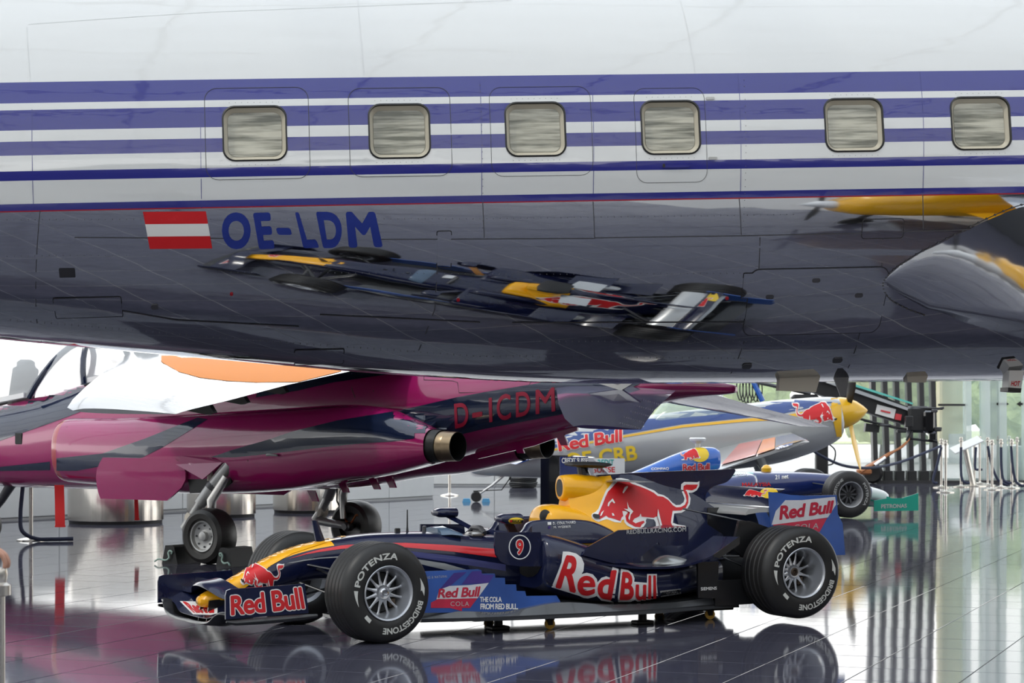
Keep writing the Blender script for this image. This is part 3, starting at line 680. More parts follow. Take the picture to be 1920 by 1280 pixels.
# ---- sidepods
pods = []
for s in (1, -1):
    rows = [(-1.29, .672, .655, .29), (-1.33, .70, .668, .27), (-1.45, .705, .655, .235), (-1.65, .705, .595, .185), (-1.85, .70, .515, .165), (-2.05, .685, .455, .16), (-2.3, .63, .432, .18), (-2.6, .50, .43, .2), (-2.95, .30, .42, .22)]
    mb = MB(); rg = []
    for x, yo, zt, zb in sections(rows, 5):
        cy = (yo+.06)/2; cz = (zt+zb)/2; e = ell(30, s*cy, cz, (yo-.06)/2, zt-cz, cz-zb, x, 3.4)
        rg.append([(p[0], p[1]-s*max(0, (cz-p[2]))*.10*(1 if s*p[1] > cy else 0), p[2]) for p in e])
    mb.loft(rg); pods.append(mb.build('sidepod', 'navy', car, ang=50))
    mb = MB(); mb.loft([[(-1.283, s*(.40+.2*math.cos(t)), .50+.12*math.sin(t)) for t in np.linspace(0, 6.283, 17)[:-1]], [(-1.287, s*(.40+.22*math.cos(t)), .50+.14*math.sin(t)) for t in np.linspace(0, 6.283, 17)[:-1]]]); mb.build('radiator_inlet', 'black', car)
    # swept shelf that flicks up in front of the rear wheel
    mb = MB(); rg = []
    for x, yo, z in crom([(-1.65, .70, .475), (-1.85, .71, .447), (-2.02, .715, .430), (-2.3, .715, .428), (-2.49, .715, .457), (-2.63, .715, .505), (-2.75, .715, .57), (-2.83, .715, .618)], 4):
        rg.append([(x, s*yo, z), (x, s*yo, z-.016), (x, s*.36, z-.03), (x, s*.36, z-.010)])
    mb.loft(rg); mb.build('flick_up', 'navy', car, ang=50)
    mb = MB(); mb.prism([(-2.60, s*.716, .49), (-2.83, s*.716, .62), (-2.83, s*.716, .565), (-2.66, s*.716, .47)], (0, -s*.01, 0)); mb.build('flick_up_fence', 'carbon', car, smooth=False)
    # winglet with end fence
    wpoly = [(-1.552, .525), (-1.60, .582), (-1.72, .638), (-1.841, .69), (-2.404, .70), (-2.408, .575), (-2.395, .567), (-2.19, .572), (-2.17, .58), (-2.159, .60), (-2.021, .503), (-2.012, .459), (-1.8, .46)]
    wg = plate_xz('winglet_fence', wpoly, s*.712, s*.695, 'navy')
    if s == 1: wgl = wg
    mb = MB(); rg = []
    for y in (.695, .55, .40): rg.append([(-2.02+.0, s*y, .655), (-2.1, s*y, .675), (-2.25, s*y, .685), (-2.40, s*y, .70), (-2.40, s*y, .69), (-2.25, s*y, .67), (-2.1, s*y, .655)])
    mb.loft(rg); mb.build('winglet_plane', 'navy', car)
    mb = MB(); mb.loft([ell(16, s*.50, .43, w_, h_, .02, x_) for x_, w_, h_ in crom([(-2.24, .01, .005), (-2.27, .06, .035), (-2.34, .09, .06), (-2.45, .08, .045), (-2.56, .03, .008)], 4)]); mb.build('pod_reflection', 'silver', car)  # silver bump standing in for the bright reflection on the sidepod
PT = bvh([pods[0]], C)
# the big sidepod logo, letter by letter as it sweeps down the pod
def ze(x, y): return (1020+x/8, 1020+y/8)
SL = [('R', [(330, 160), (560, 190), (475, 725), (165, 640)], 0), ('e', [(505, 460), (770, 480), (765, 760), (490, 770)], 0), ('d', [(815, 400), (1090, 385), (1010, 830), (790, 800)], 0),
      ('B', [(1170, 410), (1340, 430), (1345, 830), (1130, 830)], 0), ('u', [(1370, 600), (1530, 605), (1530, 830), (1365, 835)], 0), ('l', [(1562, 470), (1602, 470), (1605, 812), (1556, 815)], 0), ('l', [(1632, 470), (1672, 470), (1682, 808), (1634, 812)], 0)]
rim_polys = [[(280, 110), (370, 112), (480, 140), (560, 200), (600, 290), (590, 400), (560, 445), (640, 425), (730, 450), (790, 520), (800, 570), (860, 500), (930, 480), (985, 500), (1025, 342), (1118, 372), (1045, 870), (960, 858), (860, 840), (790, 770), (740, 790), (660, 808), (590, 800), (530, 770), (112, 640), (200, 430), (260, 270)],
             [(1152, 370), (1260, 390), (1330, 440), (1355, 510), (1350, 562), (1440, 570), (1540, 578), (1542, 448), (1690, 446), (1688, 600), (1712, 828), (1560, 845), (1460, 868), (1400, 855), (1360, 830), (1300, 860), (1112, 862), (1106, 800), (1130, 600)]]
for pp in rim_polys: decal_poly('logo_outline', PT, C, [ze(*p) for p in pp], 'whiteprint', car, cells=(16, 10))
for ch, q, _ in SL: decal('logo_letter', PT, C, [(norm2d(text2d(ch, .022 if ch in 'eu' else .034)), 'redprint')], [ze(*p) for p in q], car, cells=(4, 6), off=.0045)
WT = bvh([wgl], C)
def zd(x, y): return (1000+x/5.647, 860+y/5.647)
text_px('website_lettering', WT, C, 'REDBULLRACING.COM', (zd(985, 752), zd(1615, 718), zd(1615, 768), zd(985, 796)), 'greyprint', car, bold=.02, space=1.05)
decal_poly('tyre_maker_panel', PT, C, [(1237, 1107), (1276, 1103), (1277, 1112), (1239, 1118)], 'greyprint', car, cells=(4, 2))
text_px('tyre_maker_lettering', PT, C, 'BRIDGESTONE', ((1240, 1109), (1275, 1104.5), (1275, 1111), (1241, 1116)), 'blackprint', car, bold=.03, space=.9, off=.0045)
# ---- cockpit, headrest, airbox, engine cover, fin
CS = crom([(-1.29, .655), (-1.326, .673), (-1.37, .729), (-1.45, .748), (-1.642, .751), (-1.818, .740), (-1.927, .711), (-2.04, .661), (-2.14, .60)], 4)
for s in (1, -1):
    mb = MB(); rg = []
    for x, z in CS: rg.append([(x, s*.31, .58), (x, s*.30, z-.02), (x, s*.275, z), (x, s*.22, z), (x, s*.20, z-.02), (x, s*.20, .58)])
    mb.loft(rg); cs = mb.build('cockpit_side', 'navy', car, ang=50)
    if s == 1: cside = cs
ST = bvh([cside], C)
text_px('driver_lettering', ST, C, 'D. COULTHARD', (zd(205, 672), zd(445, 660), zd(445, 684), zd(205, 696)), 'whiteprint', car, bold=.015, space=1.1)
text_px('driver_lettering', ST, C, 'M. WEBBER', (zd(212, 712), zd(395, 703), zd(395, 728), zd(212, 735)), 'whiteprint', car, bold=.015, space=1.1)
decal_poly('driver_flag', ST, C, [zd(150, 672), zd(188, 670), zd(188, 698), zd(150, 700)], 'whiteprint', car, cells=(2, 2))
decal_poly('driver_flag', ST, C, [zd(155, 713), zd(180, 711), zd(180, 737), zd(155, 740)], 'cola_violet', car, cells=(2, 2))
mb = MB(); rg = []
for x, zt, hw in crom([(-1.575, .76, .12), (-1.585, .805, .16), (-1.615, .838, .185), (-1.68, .848, .195), (-1.78, .835, .20), (-1.9, .80, .21)], 4): rg.append(ell(24, 0, .70, hw, zt-.70, .06, x, 2.6))
mb.loft(rg); mb.build('headrest', 'yellow', car, ang=50)
mb = MB(); mb.lathe([(.001, .0), (.045, .0), (.05, .01), (.02, .02)], o=(-1.59, .10, .765), axis=(1, 0.55, 0), n=18); mb.build('headrest_pad', 'black', car)
mb = MB(); rg = []
ab = [(-1.752, .965, .050, .062, .066), (-1.756, .965, .072, .082, .086), (-1.775, .965, .085, .090, .096), (-1.83, .962, .100, .097, .108), (-1.92, .955, .118, .105, .14), (-2.02, .94, .128, .110, .18), (-2.16, .92, .09, .09, .16)]
for x, cz, ry, ru_, rl_ in crom(ab, 4): rg.append(ell(28, 0, cz, ry, ru_, rl_, x, 2.15))
mb.loft(rg, caps=False)
airb = mb.build('airbox', 'yellow', car, ang=50)
mb = MB(); mb.loft([ell(28, 0, .965, .052, .064, .068, -1.753), ell(28, 0, .965, .06, .07, .075, -1.90)], caps=True); mb.build('air_intake', 'black', car)
mb = MB(); rg = []
for z, x0, x1, hw in ((.76, -1.80, -2.1, .12), (.84, -1.80, -2.1, .11), (.875, -1.825, -2.1, .10), (.93, -1.82, -2.1, .10)): rg.append([(x0, -hw*.5, z), (x0, hw*.5, z), (x0-.05, hw, z), (x1, hw+.03, z), (x1, -hw-.03, z), (x0-.05, -hw, z)])
mb.loft(rg); mb.build('roll_hoop', 'yellow', car, ang=50)
# engine cover rings: half widths at given heights
def cover_ring(x, prof):
    zt = prof[-1][0]; R_ = [(x, w, z) for z, w in prof]; return R_ + [(x, -w, z) for z, w in reversed(prof)]
def prof(zs, ws, zt, n=16):
    out = []
    for k in range(n):
        t = k/(n-1); z = zs[0] + (zt-zs[0])*t; out.append((z, interp(z, zs, ws)))
    return out
mb = MB(); rg = []
key = [(-1.79, [.42, .60, .70, .80, .88, .93], [.28, .26, .17, .10, .07, .04], .93), (-1.93, [.42, .60, .71, .82, .92, 1.0], [.31, .30, .235, .155, .12, .04], 1.01), (-2.1, [.42, .60, .72, .84, .95, 1.05], [.33, .31, .25, .185, .155, .05], 1.045), (-2.35, [.42, .58, .70, .82, .93, 1.06], [.33, .29, .215, .145, .095, .016], 1.05),
       (-2.6, [.42, .55, .68, .80, .90, 1.05], [.30, .25, .175, .105, .055, .012], .97), (-2.85, [.42, .52, .64, .76, .86, .93], [.23, .19, .13, .075, .035, .010], .91), (-3.08, [.42, .5, .60, .70, .76, .80], [.15, .13, .09, .05, .03, .010], .78)]
cols = [[(x,) + p for p in prof(zs, ws, zt)] for x, zs, ws, zt in key]
sm = [crom([c[k] for c in cols], 5) for k in range(16)]
for i in range(len(sm[0])):
    near_ = [(sm[k][i][0], sm[k][i][2], sm[k][i][1]) for k in range(16)]
    rg.append(near_ + [(x, -y, z) for x, y, z in reversed(near_)])
mb.loft(rg)
for k, f in enumerate(mb.f):
    c = np.mean([mb.v[i] for i in f], 0)
    if c[0] > -2.22 - max(0, (.80-c[2]))*.1 + max(0, c[2]-.98)*1.6 and c[2] > .56: mb.m[k] = 1
cover = mb.build('engine_cover', ['navy', 'yellow'], car, ang=50)
finp = crom([(-2.06, 1.052), (-2.5, 1.068), (-3.07, 1.078), (-3.231, 1.082), (-3.225, 1.04), (-3.165, .985), (-3.057, .955), (-2.985, .90), (-2.99, .82), (-3.05, .762), (-3.12, .70)], 4) + [(-2.5, .72), (-2.1, .90)]
fin = plate_xz('shark_fin', finp, -.011, .011, 'navy')
KT = bvh([cover, fin, airb], C)
decal('bull_emblem', KT, C, bull_layers(), ((1107.5, 895), (1312.5, 895), (1312.5, 992.5), (1107.5, 992.5)), car, cells=(26, 14))
decal('bull_emblem', KT, C, bull_layers(), ((1107.5, 895), (1312.5, 895), (1312.5, 992.5), (1107.5, 992.5)), car, cells=(26, 14), mirror=True)
mb = MB(); mb.tube([(-1.96, 0, 1.03), (-1.94, 0, 1.09), (-1.93, 0, 1.12)], [.05, .04, .035], n=10, squash=1.0); mb.build('camera_stalk', 'carbon', car)
mb = MB(); rg = []
for x, w, z0, z1 in ((-1.84, .05, 1.125, 1.14), (-1.87, .15, 1.115, 1.148), (-1.95, .16, 1.105, 1.15), (-2.05, .15, 1.10, 1.148), (-2.13, .10, 1.115, 1.14)): rg.append(ell(14, 0, (z0+z1)/2, w, (z1-z0)/2, (z1-z0)/2, x, 2.6))
mb.loft(rg); mb.build('onboard_camera', 'black', car)
for s in (1, -1):
    mb = MB(); mb.loft([[(-2.08, s*.10, 1.015), (-2.16, s*.10, 1.022), (-2.36, s*.10, 1.005), (-2.16, s*.10, 1.005)], [(-2.12, s*.30, 1.012), (-2.2, s*.30, 1.018), (-2.38, s*.30, 1.005), (-2.2, s*.30, 1.003)]]); mb.build('horn_winglet', 'silver', car)
    # mirrors
    mb = MB(); rg = []
    for x, rz_, ry_ in ((-.99, .006, .02), (-1.0, .022, .06), (-1.03, .034, .085), (-1.10, .036, .09), (-1.15, .036, .09)): rg.append(ell(18, s*.52, .778, ry_, rz_, rz_, x, 2.6))
    mb.loft(rg); mr = mb.build('mirror', 'navy', car); mb = MB(); mb.add(ell(18, s*.52, .778, .082, .032, .032, -1.153, 2.6), [tuple(range(18))]); mb.build('mirror_glass', 'chrome', mr)
    mb = MB(); mb.loft([[(-1.05, s*.50, .76), (-1.12, s*.50, .76), (-1.12, s*.48, .76), (-1.05, s*.48, .76)], [(-1.22, s*.30, .64), (-1.28, s*.30, .64), (-1.28, s*.28, .64), (-1.22, s*.28, .64)]]); mb.build('mirror_stalk', 'navy' if s < 0 else 'stalk_reflection', car)  # near stalk carries its orange reflection as colour
    if s == 1: mirn = mr
RT = bvh([mirn], C)
decal('mirror_badge', RT, C, [(poly2d(oval(.5, .5, .5, .5)), 'yellowprint'), (fit2d(norm2d(text2d('RAUCH', .03)), .25, .3, .9, .7), 'blackprint'), (poly2d(oval(.16, .5, .08, .2)), 'redprint')], ((953, 970), (982, 970), (982, 982), (953, 982)), car, cells=(6, 3))
# ---- rear wing
RE = [(-3.221, .926), (-3.30, .918), (-3.42, .90), (-3.54, .893), (-3.819, .893), (-3.829, .753), (-3.86, .70), (-3.872, .681), (-3.896, .446), (-3.32, .45), (-3.235, .684)]
rends = [plate_xz('rear_endplate', RE, s*.50, s*.488, 'cola_blue') for s in (1, -1)]
XT = bvh([rends[0]], C)
def zf(x, y): return (1240+x/3.878, 860+y/3.878)
decal_poly('white_band', XT, C, [zf(830, 380), (zf(900, 300)), zf(1020, 300), zf(1262, 275), zf(1270, 330), zf(1210, 425), zf(1000, 455), zf(800, 480)], 'cola_white', car, cells=(2, 2))
decal_poly('red_band', XT, C, [zf(812, 478), zf(1205, 428), zf(1150, 530), zf(1000, 520), zf(815, 500)], 'cola_red', car, cells=(2, 2))
text_px('cola_lettering', XT, C, 'Red Bull', (zf(865, 340), zf(1255, 300), zf(1235, 395), zf(855, 445)), 'cola_text', car, bold=.04, space=.95)
text_px('cola_lettering', XT, C, 'COLA', (zf(965, 478), zf(1145, 465), zf(1140, 505), zf(960, 525)), 'greyprint', car, bold=.0, space=1.1)
mb = MB(); ysr = [(y, 0, 0) for y in (-.485, 0, .485)]
mb.loft(wing_sheet(ysr, [(-3.25, .822), (-3.262, .86), (-3.285, .90), (-3.32, .93), (-3.37, .945)], .016)); rflap = mb.build('rear_flap', 'navy', car, ang=60)
mb = MB(); mb.loft(wing_sheet(ysr, [(-3.03, .77), (-3.05, .80), (-3.15, .812), (-3.30, .812), (-3.42, .825)], .035)); mb.build('rear_main_plane', 'silver', car, ang=60)
mb = MB(); mb.loft(wing_sheet(ysr, [(-3.55, .42), (-3.6, .435), (-3.75, .45)], .02)); mb.build('rear_lower_plane', 'carbon', car)
L_ = [(poly2d(oval(.74, .5, .26, .5)), 'yellowprint')] + place_layers(bull_layers(True), 0, .12, .72, .85)
decal('rear_flap_emblem', bvh([rflap], C), C, flip_layers(place_layers(flip_layers([L_[0]]), 0, 0, 1, 1)) + flip_layers(L_[1:]) if False else L_, ((1394, 915), (1459, 914), (1459, 934), (1394, 935)), car, cells=(5, 3))
for s in (1, -1):
    mb = MB(); mb.prism([(-2.95, s*.09, .80), (-3.35, s*.09, .80), (-3.5, s*.09, .40), (-2.95, s*.09, .40)], (0, -s*.012, 0)); mb.build('wing_pillar', 'carbon', car, smooth=False)
# ---- gearbox, diffuser, rear end
mb = MB(); rg = []
for x, hw, z0, z1 in ((-2.5, .24, .13, .5), (-2.9, .17, .14, .5), (-3.3, .12, .18, .45), (-3.6, .09, .24, .40)): rg.append(ell(16, 0, (z0+z1)/2, hw, (z1-z0)/2, (z1-z0)/2, x, 3))
mb.loft(rg); mb.build('gearbox', 'black', car)
mb = MB(); mb.loft([[(-2.9, -.5, .10), (-2.9, .5, .10), (-2.9, .5, .12), (-2.9, -.5, .12)], [(-3.65, -.48, .27), (-3.65, .48, .27), (-3.65, .48, .29), (-3.65, -.48, .29)]]); mb.build('diffuser', 'carbon', car)
for s in (1, -1):
    plate_xz('engine_side_panel', [(-2.545, .44), (-2.72, .44), (-2.715, .175), (-2.55, .185)], s*.61, s*.59, 'carbon')
    plate_xz('diffuser_fence', [(-2.72, .30), (-2.95, .30), (-3.05, .12), (-2.72, .115)], s*.56, s*.55, 'carbon')
    plate_xz('brake_duct', [(-2.985, .72), (-3.08, .715), (-3.25, .66), (-3.35, .52), (-3.28, .45), (-3.02, .45), (-2.93, .52), (-2.95, .60)], s*.47, s*.44, 'carbon')
    for a, b_, r in (((-2.70, s*.15, .80), (-3.10, s*.45, .70), .014), ((-2.75, s*.16, .45), (-3.20, s*.52, .46), .014), ((-3.35, s*.12, .42), (-3.27, s*.52, .46), .014), ((-2.72, s*.2, .22), (-3.2, s*.52, .22), .014), ((-3.4, s*.1, .22), (-3.28, s*.52, .22), .014), ((-2.8, s*.1, .55), (-3.24, s*.52, .28), .012)):
        mb = MB(); mb.tube([a, b_], r, n=8, squash=.5); mb.build('rear_wishbone', 'carbon' if r < .0141 and a[2] < .7 else 'darksteel', car)
    for a, b_ in (((.25, s*.14, .48), (0, s*.56, .42)), ((-.28, s*.2, .50), (-.02, s*.56, .42)), ((.3, s*.12, .36), (.02, s*.56, .22)), ((-.25, s*.2, .34), (-.02, s*.56, .22)), ((-.02, s*.18, .58), (0, s*.55, .25)), ((.18, s*.15, .45), (.12, s*.56, .38))):
        mb = MB(); mb.tube([a, b_], .016, n=8, squash=.5); mb.build('front_wishbone', 'carbon', car)
SPN = bvh([o for o in CHILD[car.name] if o.name.startswith('engine_side_panel')][:1], C)
text_px('panel_lettering', SPN, C, 'SIEMENS', (zf(285, 933), zf(401, 928), zf(401, 950), zf(285, 957)), 'whiteprint', car, bold=.02)
# ---- wheels
def wheel(x, ysgn, zc_, yo, wid, steer, rear):
    "tyre is the part; rim, spokes, hub and lettering are its sub-parts; local axis along y, outer face towards +y*ysgn"
    Rr = .33; s = ysgn
    M_ = Matrix.Translation((x, s*(yo-wid/2), zc_)) @ Matrix.Rotation(steer, 4, 'Z')
    h = wid/2
    prof_ = [(.178, h-.012), (.190, h-.004), (.22, h), (.27, h-.002), (.300, h-.012), (.318, h-.030), (.327, h-.05)]
    tread = []
    gr = [-.6, -.2, .2, .6]
    yy = list(np.linspace(h-.06, -(h-.06), 41))
    for y in yy:
        r_ = .3302
        for g in gr:
            if abs(y - g*(h-.05)) < .0056: r_ -= .006
        tread.append((r_, y))
    P_ = prof_ + tread + [(r_, -y) for r_, y in reversed(prof_)]
    def T(o):
        return o
    mb = MB(); mb.lathe([(r_, s*y) for r_, y in P_], axis=(0, 1, 0), n=64, caps=False)
    ty_ = mb.build('wheel', 'tyre', car, ang=28); ty_.matrix_local = M_
    ty_['label'] = ('rear ' if rear else 'front ') + 'grooved black tyre with white sidewall lettering'
    # rim: deep dish
    dep = .13 if rear else .055
    mb = MB(); mb.lathe([(.176, s*(h-.016)), (.182, s*(h-.002)), (.178, s*(h+.002)), (.170, s*(h-.002)), (.165, s*(h-.012)), (.160, s*(h-.03)), (.154, s*(h-.03-dep*.6)), (.140, s*(h-.03-dep)), (.135, s*(h-.05-dep)), (.15, s*(-h+.03)), (.176, s*(-h+.016))], axis=(0, 1, 0), n=48, caps=False)
    mb.build('rim', 'rim', ty_, ang=40)
    yc = s*(h-.045-dep*.85); ysp = s*(h-.03-dep)
    hubr = .052
    mb = MB(); mb.lathe([(.030, yc+s*.028), (hubr-.012, yc+s*.03), (hubr, yc+s*.012), (hubr+.004, yc-s*.02)], axis=(0, 1, 0), n=28, caps=False); mb.build('hub', 'rim', ty_)
    mb = MB(); mb.lathe([(.032, yc-.001), (.030, yc+s*.03), (.024, yc+s*.034), (.018, yc+s*(.034 if rear else .06)), (.010, yc+s*(.02 if rear else .075)), (.001, yc+s*(.018 if rear else .076))], axis=(0, 1, 0), n=20, caps=False); mb.build('wheel_nut', 'hub' if rear else 'chrome', ty_)
    ns = 12
    for k in range(ns):
        a = 2*math.pi*(k+.5)/ns; c_, q_ = math.cos(a), math.sin(a)
        rad = Vector((c_, 0, q_)); tan = Vector((-q_, 0, c_)); ax = Vector((0, s, 0))
        rg = []
        for r_, w_, yv in ((hubr-.004, .016, yc+s*.012), (.085, .0085, yc+s*.006), (.125, .007, ysp+s*.004), (.150, .013, ysp+s*.004)):
            base = rad*r_ + Vector((0, yv, 0)); rg.append([base-tan*w_, base+ax*.004-tan*w_*.3, base+ax*.004+tan*w_*.3, base+tan*w_, base-ax*.018])
        mb = MB(); mb.loft(rg); mb.build('spoke', 'rim', ty_, ang=30)
    mb = MB(); mb.lathe([(.05, ysp-s*.05), (.13, ysp-s*.05), (.14, ysp-s*.07), (.05, ysp-s*.07)], axis=(0, 1, 0), n=28); mb.build('brake_disc', 'black', ty_)
    mb = MB(); mb.bbox((-.09, ysp-s*.035, -.07), (.05, .03, .07), .01); mb.build('brake_caliper', 'hub', ty_)
    # lettering: angle 0 = to the right as seen from outside, counting anticlockwise
    def polar(sh, a0, a1, r0, r1, cx):
        v, f = grid_cut(sh, [k/cx for k in range(cx+1)], [])
        vs = []
        for a_, b_, ci in v:
            th = R(a0+(a1-a0)*a_); rr = r0+(r1-r0)*b_
            yv = interp(rr, [q[0] for q in prof_], [q[1] for q in prof_])
            vs.append((-s*rr*math.cos(th)*1.0, s*(yv+.002+ci*9e-5), rr*math.sin(th)))
        return vs, f
    mb = MB()
    def put(sh, a0, a1, r0, r1, cx=24):
        vs, f = polar(sh, a0, a1, r0, r1, cx); mb.add(vs, f)
    put(norm2d(text2d('POTENZA', .032, 1.05)), 168, 74, .222, .264)
    put(norm2d(text2d('BRIDGESTONE', .032, 1.0)), -14, -101, .226, .268)
    put(poly2d([(0, .2), (1, 0), (1, 1)]), 200, 174, .232, .262, 8); put(poly2d([(0, .4), (.75, 0), (.7, .3), (1, .9), (.6, 1)]), 22, -6, .238, .270, 8)
    put(poly2d([(0, 0), (1, 0), (1, 1), (0, 1)]), 232, 219, .212, .238, 6)
    if s < 0:
        pass
    mb.build('sidewall_lettering', 'tyretext', ty_, smooth=False, fixn=False)['kind'] = 'stuff'
    return ty_
wheel(0, 1, .330, .90, .325, R(6), False); wheel(0, -1, .330, .90, .325, R(6), False)
wheel(-3.26, 1, .358, .90, .37, 0, True); wheel(-3.26, -1, .358, .90, .37, 0, True)
# ---- dolly that carries the car
DF = Frame((-1.2214, 15.5655, 0), R(206.8))
dol = thing('car_dolly', DF, 'low black dolly with small yellow castors under the navy racing car', 'dolly')
for y in (.42, -.42):
    mb = MB(); mb.bbox((-1.9, y, .083), (2.1, .06, .022), .004); mb.build('rail', 'black', dol, smooth=False)
for x in (-1.1, -2.8):
    mb = MB(); mb.bbox((x, 0, .083), (.06, .9, .022), .004); mb.build('crossbar', 'black', dol, smooth=False)
for x, y in ((-1.42, .48), (-2.80, .36), (-1.42, -.48), (-2.80, -.36)):
    mb = MB(); mb.prism([(x+.03, y-.02, .075), (x-.03, y-.02, .075), (x-.015, y-.02, .03), (x+.015, y-.02, .03)], (0, .04, 0)); fk = mb.build('castor_fork', 'black', dol, smooth=False)
    mb = MB(); mb.lathe([(.012, -.014), (.036, -.014), (.038, 0), (.036, .014), (.012, .014)], o=(x, y, .038), axis=(.35, 1, 0), n=20); mb.build('castor_wheel', 'castor_yellow', dol)
for x, y in ((-1.10, .32), (-2.2, .42)):
    mb = MB(); mb.bbox((x, y, .012), (.14, .10, .024), .006); mb.lathe([(.032, .02), (.030, .085)], o=(x, y, 0), n=14); mb.build('jack_foot', 'black', dol)
# ------------------------------------------------------------------ magenta and navy jet trainer behind
mat('magenta', (0.37, 0.011, 0.125), 0.16, coat=1.0, var=0.08, vscale=1.5, bump=((2, 6, 9), 0.25, 0.003, 2))
mat('jet_navy', (0.010, 0.018, 0.05), 0.14, coat=1.0, bump=((2, 6, 9), 0.3, 0.003, 2))
mat('jet_text', (0.36, 0.012, 0.045), 0.35)
mat('jet_silver', (0.66, 0.66, 0.67), 0.10, metal=0.75, coat=0.6, bump=((3, 14, 3), 0.3, 0.004, 3))
mat('jet_glare', (0.80, 0.24, 0.01), 0.5, spec=0.15)
mat('lip_red', (0.42, 0.05, 0.06), 0.2, coat=0.8)
mat('canopy', (0.86, 0.90, 0.92), 0.05, alpha=0.42, coat=1.0)
mat('canopy_white', (0.8, 0.8, 0.8), 0.3, coat=0.5)
mat('tail_violet', (0.05, 0.035, 0.13), 0.10, coat=1.0, bump=((4, 4, 4), 0.15, 0.003, 2))
mat('gear_grey', (0.42, 0.42, 0.41), 0.35, metal=0.6, var=0.1)
mat('gear_beige', (0.55, 0.50, 0.42), 0.5)
mat('nozzle', (0.36, 0.27, 0.17), 0.3, metal=1.0, var=0.35, vscale=8)
mat('nozzle_band', (0.30, 0.29, 0.30), 0.28, metal=1.0)
mat('copper', (0.62, 0.22, 0.08), 0.3, metal=1.0)
mat('ribbon', (0.72, 0.02, 0.02), 0.7)
mat('jet_tyre', (0.020, 0.018, 0.016), 0.42, var=0.3, vscale=8)
mat('seat', (0.10, 0.10, 0.09), 0.7)
mat('rope_green', (0.40, 0.55, 0.48), 0.7)
J = Frame((-2.33, 23.36, 0), R(145))
jet = thing('jet_trainer', J, 'magenta and navy two-seat jet trainer parked behind the racing car', 'jet aircraft')
rows = [(6.6, 1.15, .80, .12), (5.6, 1.36, .74, .30), (4.3, 1.56, .662, .42), (3.4, 1.70, .648, .45), (2.2, 1.92, .66, .48), (0, 2.05, .70, .50), (-1.5, 2.05, .90, .48), (-2.8, 2.0, 1.20, .40), (-3.6, 1.93, 1.36, .30), (-4.6, 1.84, 1.60, .15), (-5.22, 1.76, 1.665, .05), (-5.3, 1.73, 1.69, .02)]
mb = MB(); rg = []
for x, zt, zb, hw in crom(rows, 6):
    c = (zt+zb)/2-.02; rg.append(ell(40, 0, c, hw, zt-c, c-zb, x, 2.25))
mb.loft(rg); jf = mb.build('fuselage', 'magenta', jet, ang=50)
nac = []
for s in (1, -1):
    rows = [(2.56, .60, 1.09, .235, .315), (2.52, .60, 1.09, .262, .335), (2.35, .60, 1.09, .29, .348), (1.7, .60, 1.082, .335, .37), (.7, .60, 1.075, .355, .412), (-.5, .60, 1.13, .345, .41), (-1.3, .62, 1.205, .325, .37), (-1.8, .65, 1.215, .285, .33), (-2.2, .70, 1.20, .225, .235), (-2.47, .74, 1.185, .175, .160)]
    mb = MB(); rg = []
    for x, cy, cz, ry, rz in crom(rows, 6): rg.append(ell(36, s*cy, cz, ry, rz, rz, x, 2.4))
    mb.loft(rg, caps=False)
    for k, f in enumerate(mb.f):
        if mb.v[f[0]][0] > 2.47: mb.m[k] = 1
    nac.append(mb.build('nacelle', ['magenta', 'lip_red'], jet, ang=50))
    mb = MB(); mb.loft([ell(36, s*.60, 1.09, .235, .315, .315, 2.555, 2.4), ell(36, s*.60, 1.09, .21, .28, .28, 2.2, 2.4), ell(36, s*.60, 1.09, .18, .2, .2, 1.6, 2.2)]); mb.build('intake_duct', 'black', jet)
    mb = MB(); mb.prism([(2.62, s*.45, 1.42), (2.2, s*.45, 1.47), (2.2, s*.45, .75), (2.55, s*.45, .78)], (0, -s*.03, 0)); mb.build('splitter_plate', 'lip_red', jet, smooth=False)
    # exhaust
    mb = MB(); mb.lathe([(.172, 0), (.165, -.02), (.155, .01), (.15, .12)], o=(-2.45, s*.745, 1.185), axis=(-1, 0, 0), n=32, caps=False); mb.build('exhaust_shroud', 'black', jet)
    mb = MB(); mb.lathe([(.138, -.25), (.142, .03), (.143, .07)], o=(-2.48, s*.745, 1.182), axis=(-1, 0, 0), n=36, caps=False); nz_ = mb.build('exhaust_nozzle', 'nozzle_band', jet)
    mb = MB(); mb.lathe([(.1435, .07), (.1445, .075), (.142, .16), (.1405, .165)], o=(-2.48, s*.745, 1.182), axis=(-1, 0, 0), n=36, caps=False); mb.build('nozzle_ring', 'nozzle', nz_)
    mb = MB(); mb.lathe([(.1405, .165), (.138, .27), (.132, .27), (.128, .0), (.02, -.1)], o=(-2.48, s*.745, 1.182), axis=(-1, 0, 0), n=36, caps=False); mb.m = [0 if k < 36 else 1 for k in range(len(mb.f))]; mb.build('nozzle_lip', ['nozzle', 'black'], nz_)
JT = bvh([jf, nac[0]], J)
def jband(pp, m='jet_navy', nm='navy_band', cells=(24, 10), off=.004): return decal_poly(nm, JT, J, pp, m, jet, cells, off)
jband([(94, 860), (192, 850), (275, 821), (330, 799), (371, 783), (390, 786), (309, 836), (268, 857), (192, 873), (144, 882), (98, 882)])
jband([(-40, 879), (94, 865), (94, 881), (-40, 883)])
jband([(395, 857), (440, 842), (510, 822), (547, 809), (600, 796), (633, 788), (729, 773), (781, 762), (860, 744), (908, 735), (1000, 720), (1060, 708), (1160, 700), (1200, 720), (1075, 772), (1000, 786), (908, 803.5), (868, 813), (798, 819), (733, 827.5), (671, 831.6), (600, 839), (510, 850), (440, 857)], cells=(40, 14))
jband([(-60, 842), (0, 826), (92, 794), (130, 780), (240, 738), (300, 690), (300, 640), (100, 640), (-60, 700)], cells=(30, 20))
